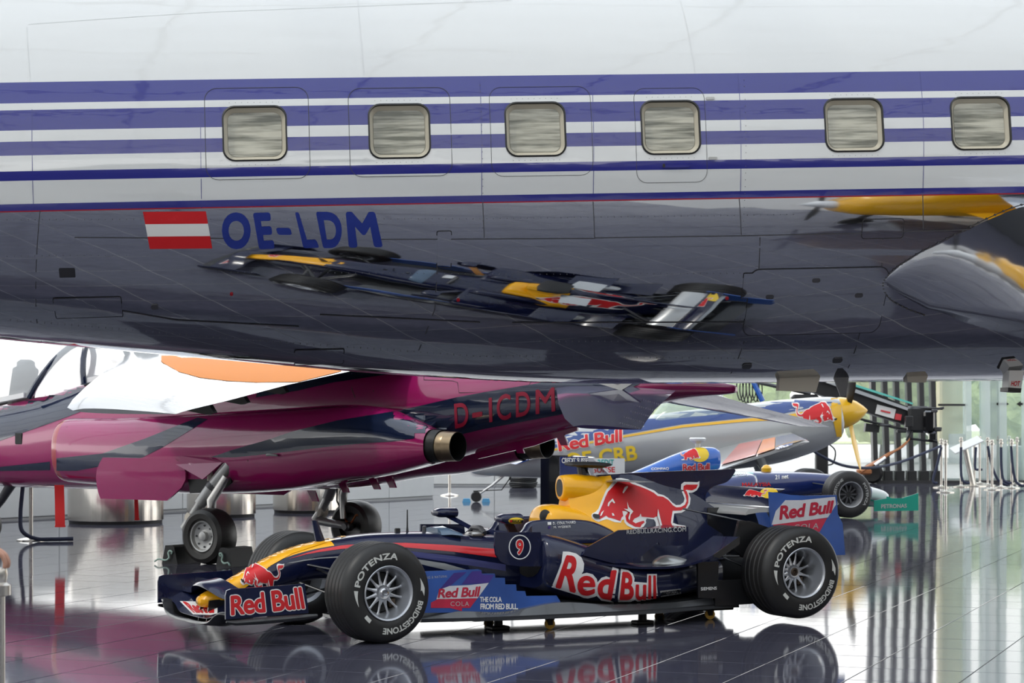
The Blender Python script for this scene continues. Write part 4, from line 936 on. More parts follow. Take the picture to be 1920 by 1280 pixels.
jband([(560, 732), (625, 717), (740, 700), (740, 660), (500, 660), (480, 745)], cells=(20, 10))
for ch, q in (('D', ((852, 757), (878, 753), (880, 797), (854, 803))), ('-', ((886, 774), (905, 771), (905, 780), (886, 783))), ('I', ((917, 746), (923, 745), (924, 790), (918, 791))), ('C', ((932, 741), (958, 737), (959, 785), (932, 789))),
              ('D', ((968, 736), (994, 732), (996, 777), (968, 782))), ('M', ((1005, 731), (1040, 726), (1042, 770), (1005, 776)))):
    decal('registration_letter', JT, J, [(norm2d(text2d(ch, .015)), 'jet_text')], q, jet, cells=(3, 4), off=.008)
def jline(pp, m='seam_dark', w=1.0):
    pts = []
    for u, v in pp:
        h = JT.ray_cast(EYE, rayd(u, v).normalized())
        if h[0] is not None: pts.append(J.I @ (h[0]+h[1]*.002))
    if len(pts) > 1: mb = MB(); mb.tube(pts, .003*w, n=4); mb.build('panel_seam', m, jet)
for pp in ([(660, 700), (660, 730), (666, 745)], [(706, 703), (700, 735)], [(795, 704), (795, 712), (850, 714), (858, 717), (861, 736), (985, 735), (996, 715)], [(700, 768), (685, 780), (675, 800), (671, 832)], [(465, 862), (470, 905)], [(126, 800), (123, 870)]): jline(pp)
# wings
def wing_pts(le, te, th, n=10):
    le = Vector(le); te = Vector(te); up, lo = [], []
    for k in range(n+1):
        t = k/n; p = le.lerp(te, t); yt = 5*th*(.2969*math.sqrt(t)-.126*t-.3516*t*t+.2843*t**3-.1015*t**4)
        up.append(p+Vector((0, 0, yt*.6))); lo.append(p-Vector((0, 0, yt*.4)))
    return [tuple(p) for p in up+lo[::-1][1:-1]]
for s in (1, -1):
    secs = [((2.3, .25, 2.06), (-1.95, .25, 1.99)), ((1.2, 1.2, 2.02), (-1.72, 1.1, 1.885)), ((.28, 2.3, 1.90), (-1.82, 2.1, 1.75)), ((-.48, 3.3, 1.735), (-1.98, 3.1, 1.60)), ((-.88, 3.85, 1.615), (-2.05, 3.6, 1.53)), ((-1.03, 4.06, 1.545), (-2.08, 3.76, 1.505)), ((-1.16, 4.12, 1.52), (-2.10, 3.85, 1.49))]
    mb = MB(); rg = []
    for (le, te) in secs:
        ch = abs(le[0]-te[0]); rg.append(wing_pts((le[0], s*le[1], le[2]), (te[0], s*te[1], te[2]), .085*ch))
    mb.loft(rg); mb.m = [1 if np.mean([mb.v[i][2] for i in f]) < np.mean([mb.v[i][2] for i in f])+1 and False else 0 for f in mb.f]
    n_ = len(rg[0])
    for k, f in enumerate(mb.f):
        if len(f) == 4 and (k % n_) >= 10: mb.m[k] = 1
    w_ = mb.build('wing', ['jet_silver', 'jet_navy'], jet, ang=45)
    if s == 1: jwing = w_
    for a in ((-1.55, 3.15), (-1.40, 2.55), (-1.3, 1.9)):
        zt = interp(a[1], [1.1, 2.1, 3.1, 3.8], [1.90, 1.76, 1.61, 1.5])
        mb = MB(); mb.prism([(a[0]+.75, s*a[1], zt+.03), (a[0]-.30, s*a[1], zt-.0), (a[0]-.38, s*a[1], zt-.10), (a[0]-.30, s*a[1], zt-.12)], (0, s*.05, 0)); mb.build('flap_track', 'black', jet, smooth=False)
JW = bvh([jwing], J)
decal_poly('orange_glare', JW, J, [(280, 650), (305, 680), (335, 697), (375, 708), (425, 714), (480, 717), (560, 716), (640, 696), (640, 650)], 'jet_glare', jet, cells=(16, 8), off=.0025)  # orange glare on the wing top, put into the colour
# tailplanes and fin
for s in (1, -1):
    mb = MB(); rg = []
    for le, te in (((-3.45, .15, 1.76), (-4.80, .22, 1.70)), ((-4.05, 1.0, 1.58), (-5.06, 1.0, 1.53)), ((-4.55, 1.65, 1.45), (-5.25, 1.45, 1.435)), ((-4.82, 1.92, 1.385), (-5.36, 1.72, 1.36))): rg.append(wing_pts((le[0], s*le[1], le[2]), (te[0], s*te[1], te[2]), .06))
    mb.loft(rg); tpl = mb.build('tailplane', 'tail_violet', jet, ang=45)
    mb = MB(); mb.prism([(-3.9, s*.28, 1.80), (-4.2, s*.36, 1.83), (-4.5, s*.34, 1.80), (-4.3, s*.33, 1.70)], (0, s*.02, 0)); mb.build('tailplane_plate', 'gear_grey', jet, smooth=False)
    if s == 1: jtail = tpl
rv = MB()
for r_ in range(5):
    for k in range(13):
        p = P(1163+r_*10+k*4-(r_ % 2)*2, 793-r_*11+k*1.1, 1); h = bvh([jtail], J).ray_cast(EYE, (p-EYE).normalized()) if (r_ == 0 and k == 0) else JTT.ray_cast(EYE, (p-EYE).normalized()) if 'JTT' in globals() else None
        if r_ == 0 and k == 0: JTT = bvh([jtail], J); h = JTT.ray_cast(EYE, (p-EYE).normalized())
        if h and h[0] is not None:
            c = J.I @ (h[0]+h[1]*.002); rv.lathe([(.004, 0), (.003, .003), (.0005, .004)], o=c, axis=J.I.to_3x3() @ h[1], n=5)
rvo = rv.build('tailplane_rivets', 'whiteprint', jet); rvo['kind'] = 'stuff'
mb = MB(); mb.loft([wing_pts((-2.2, 0, 1.95), (-4.9, 0, 1.85), .0)[:11]+[(p[0], .04, p[2]) for p in wing_pts((-2.2, 0, 1.95), (-4.9, 0, 1.85), .0)[:11]][::-1], wing_pts((-4.1, 0, 3.7), (-5.4, 0, 3.7), .0)[:11]+[(p[0], .02, p[2]) for p in wing_pts((-4.1, 0, 3.7), (-5.4, 0, 3.7), .0)[:11]][::-1]]); mb.build('fin', 'jet_navy', jet)
mb = MB(); mb.prism([(-2.4, -.012, 1.14), (-3.6, -.012, 1.40), (-3.6, -.012, 1.33), (-3.1, -.012, 1.18), (-2.45, -.012, 1.05)], (0, .024, 0)); mb.build('ventral_strake', 'magenta', jet, smooth=False)
for x, z in ((-.75, .80), (-.35, .70), (-1.15, .84), (-1.35, .86), (-3.4, 1.30), (-2.9, 1.22)):
    mb = MB(); mb.loft([[(x+.05, .02, z), (x-.05, .02, z), (x-.05, .0, z), (x+.05, .0, z)], [(x-.02, .02, z-.11), (x-.10, .02, z-.11), (x-.10, .0, z-.11), (x-.02, .0, z-.11)]]); mb.build('blade_aerial', 'magenta', jet)
mb = MB(); mb.tube([(-.55, .93, 1.08), (-.60, .965, 1.085), (-.72, .965, 1.08)], .012, n=6); mb.build('pitot_hook', 'gear_grey', jet)
q = J.px(36, 822, y=.44); mb = MB(); mb.bbox(q, (.12, .03, .13), .01); mb.build('vent', 'black', jet)
# canopy: front hood, fixed screen, rear hood
cs = [(5.4, 1.40, .02, .20), (4.9, 1.46, .22, .30), (4.2, 1.55, .48, .36), (3.4, 1.66, .62, .38), (2.55, 1.80, .60, .39), (1.7, 1.92, .45, .38), (1.0, 2.0, .14, .30)]
mb = MB(); rg = []
for x, z, hh, w in crom(cs, 5): rg.append([(x, w*math.cos(t), z+hh*math.sin(t)) for t in np.linspace(0, math.pi, 17)])
mb.loft(rg, close=False, caps=False); cn = mb.build('canopy', 'canopy', jet)
def arch(x, lean, z, hh, w, r, m='jet_navy', nm='canopy_frame'):
    mb = MB(); mb.tube([(x-lean*math.sin(t), w*math.cos(t)*1.02, z+hh*1.02*math.sin(t)) for t in np.linspace(0, math.pi, 15)], r, n=8); mb.build(nm, m, cn)
arch(3.38, .45, 1.66, .60, .385, .035); arch(2.52, -.12, 1.80, .60, .395, .035); arch(4.9, .2, 1.46, .22, .30, .03)
for s in (1, -1):
    for x0, x1, z0, z1 in ((4.9, 3.45, 1.47, 1.66), (2.48, 1.55, 1.82, 1.95)):
        mb = MB(); mb.prism([(x0, s*.39, z0+.0), (x1, s*.405, z1+.0), (x1, s*.405, z1+.055), (x0, s*.39, z0+.05)], (0, -s*.02, 0)); mb.build('canopy_sill', 'canopy_white', cn, smooth=False)
for x, z in ((3.9, 1.55), (2.0, 1.8)):
    mb = MB(); mb.bbox((x, 0, z+.2), (.14, .34, .55), .04, Matrix.Rotation(R(-12), 3, 'Y')); mb.bbox((x-.05, 0, z+.47), (.12, .22, .14), .03); mb.build('ejection_seat', 'seat', jet)
    mb = MB(); mb.bbox((x+.55, 0, z+.02), (.3, .5, .16), .03); mb.build('instrument_hood', 'black', jet)
# undercarriage
def main_gear(s):
    wy = s*1.15
    mb = MB(); mb.lathe([(.15, s*-.11), (.225, s*-.135), (.262, s*-.11), (.276, s*-.05), (.279, 0), (.276, s*.05), (.262, s*.11), (.225, s*.135), (.175, s*.128), (.155, s*.105)], o=(0, wy, .278), axis=(0, 1, 0), n=40, caps=False); w_ = mb.build('main_wheel', 'jet_tyre', jet)
    mb = MB(); mb.lathe([(.157, s*.105), (.152, s*.118), (.140, s*.114), (.130, s*.08), (.075, s*.065), (.05, s*.07), (.045, s*.11), (.03, s*.115), (.001, s*.115)], o=(0, wy, .278), axis=(0, 1, 0), n=32, caps=False); mb.build('wheel_hub', 'gear_grey', w_)
    for k in range(8):
        a = k*math.pi/4; mb = MB(); mb.lathe([(.010, 0), (.010, .012), (.001, .013)], o=(.105*math.cos(a), wy+s*.072, .278+.105*math.sin(a)), axis=(0, s, 0), n=6); mb.build('hub_bolt', 'darksteel', w_)
    mb = MB(); mb.lathe([(.15, s*-.085), (.14, s*-.04), (.02, s*-.03)], o=(0, wy, .278), axis=(0, 1, 0), n=28, caps=False); mb.build('brake_backing', 'darksteel', w_)
    gq = [J.px(u_, v_, y=1.0) for u_, v_ in ((416, 872), (392, 912), (375, 945), (358, 975), (350, 990))]; gq = [(q_.x, s*yy, q_.z) for q_, yy in zip(gq, (.88, .95, 1.0, 1.02, 1.02))]
    mb = MB(); mb.tube(gq[:3], [.070, .066, .062], n=14); mb.tube(gq[2:], [.046, .046, .055], n=12); mb.build('gear_leg', 'gear_grey', jet)
    mb = MB(); mb.lathe([(.066, -.03), (.070, 0), (.066, .03)], o=gq[1], axis=Vector(gq[2])-Vector(gq[1]), n=14); mb.build('gear_collar', 'darksteel', jet)
    mb = MB(); mb.tube([gq[4], (.15, s*1.02, .30), (0, s*1.03, .278)], [.05, .045, .04], n=12); mb.build('trailing_arm', 'gear_grey', jet)
    mb = MB(); mb.tube([(gq[0][0]-.03, s*.97, .86), (gq[1][0]-.06, s*1.03, .62), (.08, s*1.03, .36)], [.04, .05, .035], n=12); mb.build('shock_strut', 'steel', jet)
    mb = MB(); mb.lathe([(.02, -.05), (.062, -.045), (.045, 0), (.062, .045), (.02, .05)], o=(.37, s*1.02, .43), axis=(.3, 1, .1), n=18); mb.build('pivot_roller', 'gear_beige', jet)
    mb = MB(); mb.bbox((.20, s*.93, .86), (.06, .06, .13), .02); mb.build('gear_lock', 'gear_beige', jet)
    mb = MB(); mb.tube([(.08, s*.93, .80), (.14, s*.995, .55), (.1, s*1.02, .45)], .009, n=6); mb.build('brake_hose', 'black', jet)
    if s < 0:
        mb = MB(); mb.tube([(.12*math.cos(t), wy+.115, .36+.05*math.sin(3*t)) for t in np.linspace(.2, 2.9, 12)], .010, n=6); mb.build('brake_pipe', 'copper', jet)
        mb = MB(); mb.lathe([(.05, 0), (.05, .08), (.035, .09), (.035, .11)], o=(0, wy+.1, .278), axis=(0, 1, 0), n=16); mb.build('brake_cylinder', 'darksteel', jet)
    # doors
    mb = MB(); ang = []
    d1 = [(1.75, .60), (.80, .615), (.53, .79), (.50, .92), (.60, .99), (1.66, 1.02), (1.78, .85)]
    rows_ = [(1.03, .64, 1.66), (.97, .54, 1.71), (.90, .50, 1.755), (.82, .51, 1.775), (.74, .575, 1.775), (.66, .70, 1.765), (.60, .80, 1.745)]; rg = []
    for z, xa, xb in rows_:
        y = .915+.055*math.sin((z-.58)*3.4); xsd = np.linspace(xa, xb, 6); rg.append([(x, s*y, z) for x in xsd] + [(x, s*(y-.022), z) for x in xsd[::-1]])
    mb.loft(rg); mb.build('gear_door', 'magenta', jet, ang=40)
    mb = MB(); mb.prism([(.60, s*1.0, .975), (.52, s*1.0, 1.06), (.15, s*1.0, 1.045), (.00, s*.97, 1.0), (.20, s*1.04, .83)], (0, -s*.02, 0)); mb.build('leg_door', 'magenta', jet, smooth=False)
    mb = MB(); mb.prism([(.55, s*.90, .95), (.0, s*.90, 1.02), (-.06, s*.90, .80), (.12, s*.90, .70), (.5, s*.90, .68)], (0, -s*.02, 0)); mb.build('wheel_bay', 'black', jet, smooth=False)
main_gear(1); main_gear(-1)
mb = MB(); mb.tube([(4.05, .0, .72), (4.25, 0, .50), (4.45, 0, .32)], [.06, .05, .045], n=12); mb.build('nose_leg', 'darksteel', jet)
mb = MB(); mb.lathe([(.06, -.07), (.17, -.08), (.205, 0), (.17, .08), (.06, .07)], o=(4.5, .0, .205), axis=(0, 1, 0), n=28); mb.build('nose_wheel', 'jet_tyre', jet)
# ---- chocks at the near wheel, warning ribbons
def chock(loc, rz, label, sd=1):
    fr = Frame(loc, rz); t = thing('wheel_chock', fr, label, 'wheel chock', 'chocks at the jet wheels')
    mb = MB(); mb.prism([(.105, -.17, 0), (-.105, -.17, 0), (-.06, -.17, .18), (.035, -.17, .185), (.06, -.17, .165)], (0, .34, 0)); mb.build('block', 'black', t, smooth=False)
    mb = MB(); mb.tube(crom([(.03, sd*.178, .10), (.045, sd*.185, .118), (.02, sd*.19, .13), (0, sd*.19, .105), (.01, sd*.19, .06), (-.03, sd*.20, .035), (-.10, sd*.22, .045), (-.14, sd*.24, .02)], 4), .009, n=6); mb.build('pull_rope', 'rope_green', t)
    return t
wc = lambda x: J.w((x, 1.17, 0))
chock(wc(.36), R(145+180), 'black wheel chock in front of the near jet wheel, with pale rope', -1)
chock(wc(-.36), R(145), 'black wheel chock behind the near jet wheel, with pale rope')
def ribbon(u0, u1, v0, v1, y, label):
    a = J.px((u0+u1)/2, v0, y=y); b = J.px((u0+u1)/2, v1, y=y); s_ = (u1-u0)/FPX*23.5
    fr = Frame(J.w((a.x, a.y, 0)), R(8)); t = thing('warning_ribbon', fr, label, 'ribbon', 'ribbons hanging from the jet')
    mb = MB(); rg = []
    for k in range(9):
        q = k/8; z = a.z+(b.z-a.z)*q; o = .012*math.sin(q*5); rg.append([(-s_/2+.01*q, o-.003, z), (s_/2+.012*q, o-.003, z), (s_/2+.012*q, o+.003, z), (-s_/2+.01*q, o+.003, z)])
    mb.loft(rg); mb.build('webbing', 'ribbon', t); mb = MB(); mb.bbox((.01, .012, b.z+.01), (s_+.012, .014, .022), .003); mb.build('hem', 'ribbon', t, smooth=False)
ribbon(102, 120, 909, 988, .80, 'long bright red warning ribbon hanging from the near engine intake')
ribbon(251, 259, 932, 975, -.80, 'short dark red warning ribbon hanging beyond the jet belly')
# ------------------------------------------------------------------ silver and blue aerobatic plane further back
mat('aero_silver', (0.42, 0.43, 0.43), 0.30, metal=0.35, coat=0.5)
mat('aero_blue', (0.012, 0.045, 0.20), 0.2, coat=0.8)
mat('aero_yellow', (0.75, 0.42, 0.01), 0.3, coat=0.5)
mat('aero_white', (0.72, 0.73, 0.73), 0.3, coat=0.4)
mat('aero_salmon', (0.62, 0.16, 0.13), 0.3, coat=0.5)
mat('chock_blue', (0.10, 0.35, 0.60), 0.5)
B = Frame((1.2, 37.4, 0), 0)
aero = thing('aerobatic_plane', B, 'silver and blue aerobatic plane with yellow spinner nose pointing right', 'airplane')
def bz(u, v): return B.px(u, v, y=0)
st_ = [(884, 872, 886), (900, 864, 890), (960, 842, 894), (1050, 806, 896), (1150, 788, 892), (1250, 774, 886), (1350, 762, 882), (1450, 751, 870), (1520, 745, 850), (1556, 744, 834), (1574, 747, 822), (1580, 752, 812)]
mb = MB(); rg = []
for u, vt, vb in crom(st_, 5):
    a = bz(u, vt); b_ = bz(u, vb); c = (a.z+b_.z)/2; h_ = max(.01, (a.z-b_.z)/2); w_ = min(.42, h_*.85) if u > 1000 else max(.03, .10+(u-900)*.0016)
    rg.append(ell(28, 0, c, w_, h_, h_, a.x, 2.3))
mb.loft(rg); bf = mb.build('fuselage', 'aero_silver', aero, ang=50)
BTR = bvh([bf], B)
decal_poly('blue_upper_body', BTR, B, [(870, 884), (960, 857), (1050, 837), (1130, 821), (1280, 795), (1400, 783), (1470, 775), (1560, 755), (1570, 735), (1300, 735), (870, 800)], 'aero_blue', aero, cells=(26, 8), off=.006)
decal_poly('yellow_line', BTR, B, [(870, 886), (960, 859), (1050, 839), (1130, 823), (1280, 797), (1400, 785), (1470, 779), (1565, 760), (1565, 785), (1470, 787), (1400, 790), (1280, 801.5), (1130, 827), (1050, 842.5), (960, 862), (870, 889)], 'aero_yellow', aero, cells=(26, 8), off=.009)
decal_poly('yellow_cowl', BTR, B, [(1557, 735), (1584, 735), (1584, 830), (1571, 830), (1560, 780)], 'aero_yellow', aero, cells=(4, 8), off=.011)
decal('fuselage_lettering', BTR, B, logo_text('Red Bull', .03, .07, .95), ((1043, 822), (1168, 803), (1168, 829), (1047, 848)), aero, off=.012)
text_px('registration_lettering', BTR, B, 'OE-CRB', ((1058, 850), (1193, 834), (1196, 862), (1062, 876)), 'yellowprint', aero, bold=.03, off=.012)
decal('nose_emblem', BTR, B, flip_layers(bull_layers()), ((1484, 752), (1567, 752), (1567, 797), (1484, 797)), aero, off=.014, cells=(8, 6))
# spinner and propeller
c0 = bz(1580, 781); c1 = bz(1624, 757)
cc = bz(1578, 774); ax = unit(Vector((1, 0, .10)))
mb = MB(); mb.lathe([(.26, -.05), (.265, 0), (.24, .12), (.17, .26), (.08, .37), (.01, .43)], o=cc, axis=ax, n=28); mb.build('spinner', 'aero_yellow', aero)
def blade(ang, m):
    dirv = Matrix.Rotation(ang, 3, ax) @ Vector((0, 0, 1)); tn = unit(ax.cross(dirv)); rg = []
    for t, w_, th in ((.18, .05, .05), (.3, .075, .035), (.55, .10, .025), (.8, .075, .016), (.93, .04, .010), (.98, .012, .006)):
        p = cc + ax*.10 + dirv*t*1.0; tw = unit(tn*math.cos(.6)+ax*math.sin(.6)); nn = unit(tw.cross(dirv)); rg.append([p-tw*w_, p+nn*th, p+tw*w_, p-nn*th])
    mb = MB(); mb.loft(rg); mb.build('propeller_blade', m, aero, ang=60)
blade(R(38), 'black'); blade(R(172), 'aero_yellow'); blade(R(278), 'black')
# canopy
mb = MB(); rg = []
for u, v0, hh in ((1215, 792, .03), (1240, 782, .22), (1290, 774, .34), (1335, 768, .30), (1375, 764, .12), (1395, 762, .02)):
    a = bz(u, v0); rg.append([(a.x, .30*math.cos(t), a.z-.1+(hh+.1)*math.sin(t)) for t in np.linspace(0, math.pi, 13)])
mb.loft(rg, close=False, caps=False); mb.build('canopy', 'glassgreen', aero)
# wings: the near one comes forward out of the picture plane
for s in (-1, 1):
    mb = MB(); rg = []
    for y, x0, x1, z, in ((.2, 3.35, 1.5, .97), (1.5, 3.32, 1.75, .97-(.05 if s < 0 else -.05)), (3.0, 3.28, 1.65, .97-(.10 if s < 0 else -.1)), (3.5, 3.25, 1.7, .97-(.12 if s < 0 else -.12)), (3.6, 3.15, 1.85, .97-(.125 if s < 0 else -.12))):
        rg.append(wing_pts((x0, s*y, z+.19), (x1, s*y, z-.24), .09))
    mb.loft(rg); w_ = mb.build('wing', 'aero_silver', aero, ang=45)
    if s < 0: bw = w_
BW = bvh([bw], B)
decal_poly('wing_navy_tip', BW, B, [(1455, 843), (1456, 821), (1494, 814), (1513, 825)], 'aero_blue', aero, cells=(16, 16), off=.02)
decal_poly('wing_salmon_panel', BW, B, [(1352, 873), (1386, 834), (1429, 826), (1417, 855)], 'aero_salmon', aero, cells=(16, 16), off=.02)
decal_poly('wing_orange_stripe', BW, B, [(1419, 854), (1431, 826), (1454, 821.5), (1453, 843)], 'orange', aero, cells=(16, 16), off=.02)
# tail surfaces
a = [bz(*p) for p in ((876, 881), (884, 876), (962, 858), (966, 884), (910, 894), (884, 893))]
mb = MB(); mb.prism([(p.x, -.03, p.z) for p in a], (0, .06, 0)); rd = mb.build('rudder', 'aero_white', aero, smooth=False)
decal_poly('rudder_stripe', bvh([rd], B), B, [(870, 884), (884, 876), (962, 858), (964, 866), (884, 885), (872, 890)], 'aero_blue', aero, cells=(2, 2), off=.005)
for s in (-1, 1):
    q0 = bz(958, 850); mb = MB(); rg = []
    for y, xf, xb in ((.05, .55, -.15), (.7, .5, -.1), (1.15, .42, -.02), (1.28, .3, .08)): rg.append(wing_pts((q0.x+xf, s*y, q0.z+.06-(.10*y if s < 0 else 0)), (q0.x+xb, s*y, q0.z-.02-(.10*y if s < 0 else 0)), .045))
    mb.loft(rg); hs = mb.build('tailplane', 'aero_blue', aero, ang=50)
    if s < 0: decal_poly('tailplane_tip', bvh([hs], B), B, [(975, 812), (1030, 812), (1030, 846), (960, 846)], 'aero_yellow', aero, cells=(4, 4), off=.006)
q0 = bz(952, 884); q1 = bz(893, 927)
mb = MB(); mb.tube([(q0.x, 0, q0.z), (q0.x-.25, 0, q0.z-.22), (q1.x, 0, .10)], [.03, .02, .015], n=8); mb.build('tail_spring', 'steel', aero)
mb = MB(); mb.tube([(q0.x+.1, 0, q0.z-.02), (q0.x-.1, 0, q0.z-.30), (q1.x-.05, 0, .18)], [.012, .01, .01], n=6); mb.build('tail_strut', 'black', aero)
mb = MB(); mb.lathe([(.02, -.03), (.075, -.032), (.09, 0), (.075, .032), (.02, .03)], o=(q1.x, 0, .09), axis=(0, 1, 0), n=18); mb.build('tail_wheel', 'tyre', aero)
for s in (-1, 1):
    mb = MB(); mb.tube([(2.85, s*.3, .72), (2.95, s*.6, .45), (3.0, s*.78, .22)], [.10, .06, .04], n=10, squash=.5); mb.build('gear_leg', 'aero_silver', aero)
    mb = MB(); mb.lathe([(.03, -.05), (.14, -.055), (.17, 0), (.14, .055), (.03, .05)], o=(3.0, s*.82, .17), axis=(0, 1, 0), n=20); mb.build('main_wheel', 'tyre', aero)
for dx, lab in ((-.16, 'small pale blue chock left of the aerobatic plane tail wheel'), (.16, 'small pale blue chock right of the aerobatic plane tail wheel')):
    p = B.w((q1.x+dx, 0, 0)); mb = MB(); mb.prism([(p.x-.07, p.y-.06, 0), (p.x+.07, p.y-.06, 0), (p.x+.05, p.y-.06, .06), (p.x-.05, p.y-.06, .06)], (0, .12, 0)); tag(mb.build('tail_chock', 'chock_blue', None, smooth=False), lab, 'wheel chock')
# ------------------------------------------------------------------ blue racing car behind, pointing right
mat('sb_blue', (0.02, 0.11, 0.45), 0.2, coat=0.8, var=0.2, vscale=2)
mat('sb_navy', (0.012, 0.025, 0.13), 0.2, coat=0.8)
mat('sb_teal', (0.02, 0.36, 0.33), 0.3, coat=0.5)
mat('sb_green', (0.01, 0.30, 0.21), 0.35, coat=0.4)
S = Frame((4.53, 32.6, 0), R(15))
sb = thing('racing_car', S, 'blue and teal open-wheel racing car pointing right, behind the navy one', 'race car')
rows = [(.95, .30, .22, .03), (.85, .36, .2, .08), (.5, .46, .26, .11), (.1, .585, .32, .15), (-.4, .63, .28, .2), (-.9, .64, .22, .25), (-1.3, .65, .16, .29), (-2.2, .62, .14, .30)]
mb = MB(); rg = []
for x, zt, zb, hw in crom(rows, 5): c = zt-(zt-zb)*.45; rg.append(ell(24, 0, c, hw, zt-c, c-zb, x, 2.6))
mb.loft(rg)
for k, f in enumerate(mb.f):
    if np.mean([mb.v[i][0] for i in f]) > .62: mb.m[k] = 1
sch = mb.build('chassis', ['sb_navy', 'aero_white'], sb, ang=50)
for s in (1, -1):
    rows = [(-1.3, .62, .62, .2), (-1.4, .68, .63, .16), (-1.8, .68, .58, .14), (-2.3, .55, .48, .15), (-2.9, .28, .42, .2)]
    mb = MB(); rg = []
    for x, yo, zt, zb in crom(rows, 4): cy = (yo+.05)/2; cz = (zt+zb)/2; rg.append(ell(22, s*cy, cz, (yo-.05)/2, zt-cz, cz-zb, x, 3.2))
    mb.loft(rg); sp_ = mb.build('sidepod', 'sb_navy', sb, ang=50)
    if s < 0: spod = sp_
mb = MB(); rg = []
for x, zt, zb, hw in crom([(-1.66, .95, .68, .10), (-1.75, .99, .62, .13), (-2.0, .985, .55, .17), (-2.3, .90, .5, .18), (-2.7, .74, .45, .15), (-3.0, .62, .42, .10)], 5): c = (zt+zb)/2; rg.append(ell(24, 0, c, hw, zt-c, c-zb, x, 2.2))
mb.loft(rg); scov = mb.build('engine_cover', 'sb_blue', sb, ang=50)
SBT = bvh([sch, spod, scov], S)
decal('cover_emblem', bvh([scov], S), S, [(poly2d(oval(.70, .5, .30, .5)), 'yellowprint')] + place_layers(flip_layers(bull_layers(True)), 0, .1, .72, .9), ((1272, 838), (1329, 838), (1329, 866), (1272, 866)), sb, cells=(6, 4), off=.006)
decal('cover_lettering', bvh([scov], S), S, logo_text('Red Bull', .03, .08, .92), ((1279, 869), (1331, 867), (1331, 881), (1279, 883)), sb, cells=(6, 2), off=.006)
text_px('sponsor_lettering', SBT, S, 'COMPAQ', ((1221, 877), (1254, 876), (1254, 881), (1221, 882)), 'whiteprint', sb, bold=.02, off=.006)
decal_poly('teal_panel', SBT, S, [(1340, 872), (1405, 880), (1418, 893), (1340, 893)], 'sb_teal', sb, cells=(5, 3), off=.005)
text_px('sponsor_lettering', SBT, S, 'b.com', ((1374, 883), (1400, 883), (1400, 890), (1374, 891)), 'whiteprint', sb, bold=.02, off=.009)
text_px('sponsor_lettering', SBT, S, 'MALAYSIA', ((1391, 905), (1445, 904), (1445, 911), (1391, 912)), 'redprint', sb, bold=.03, off=.008)
text_px('sponsor_lettering', SBT, S, '21 net', ((1453, 891), (1478, 889), (1478, 897), (1453, 899)), 'whiteprint', sb, bold=.02, off=.008)
q = S.px(1308, 826, y=0); mb = MB(); mb.lathe([(.03, -.12), (.04, -.04), (.11, 0), (.12, .03), (.10, .045)], o=(q.x, 0, q.z), n=18); mb.build('onboard_camera', 'aero_white', sb)
q = S.px(1437, 880, y=0); mb = MB(); mb.lathe([(.02, -.07), (.07, -.03), (.075, .02), (.04, .06), (.005, .07)], o=(q.x, 0, q.z), n=16); mb.build('mirror', 'aero_yellow', sb)
# rear wing
for s in (-1, 1):
    pp = [S.px(u, v, y=-.5) for u, v in ((1050, 856), (1103, 856), (1103, 960), (1050, 960))]
    pp2 = [(p.x, p.z) for p in pp]; pl = MB(); pl.prism([(x, s*.5, z) for x, z in pp2], (0, s*-.015, 0)); e_ = pl.build('rear_endplate', 'blackgloss' if s > 0 else 'sb_navy', sb, smooth=False)
    if s < 0: sre = e_
pp = [S.px(u, v, y=0) for u, v in ((1098, 858), (1155, 858), (1155, 889), (1098, 889))]
mb = MB(); mb.loft([[(pp[0].x-.02, y, pp[0].z+.02), (pp[0].x+.25, y, pp[0].z-.25), (pp[0].x+.23, y, pp[0].z-.26), (pp[0].x-.05, y, pp[0].z+.01)] for y in (-.48, .48)]); mb.build('rear_flap', 'aero_white', sb)
mb = MB(); mb.loft([[(p_[0], y, p_[1]) for p_ in ((pp[0].x-.0, pp[0].z), (pp[1].x, pp[1].z), (pp[2].x, pp[2].z), (pp[3].x, pp[3].z))] for y in (-.40, -.385)]); sw_ = mb.build('rear_wing_panel', 'aero_white', sb, smooth=False)
decal('endplate_lettering', bvh([sre], S), S, [(norm2d(text2d('CREDIT SUISSE', .03, .9)), 'whiteprint')], ((1053, 858), (1103, 858), (1103, 867), (1053, 868)), sb, cells=(2, 2), off=.004)
text_px('flap_lettering', bvh([sw_], S), S, 'CREDIT', ((1112, 861), (1151, 861), (1151, 872), (1112, 873)), 'sb_teal', sb, off=.004); text_px('flap_lettering', bvh([sw_], S), S, 'SUISSE', ((1112, 875), (1153, 875), (1153, 885), (1112, 886)), 'redprint', sb, off=.004)
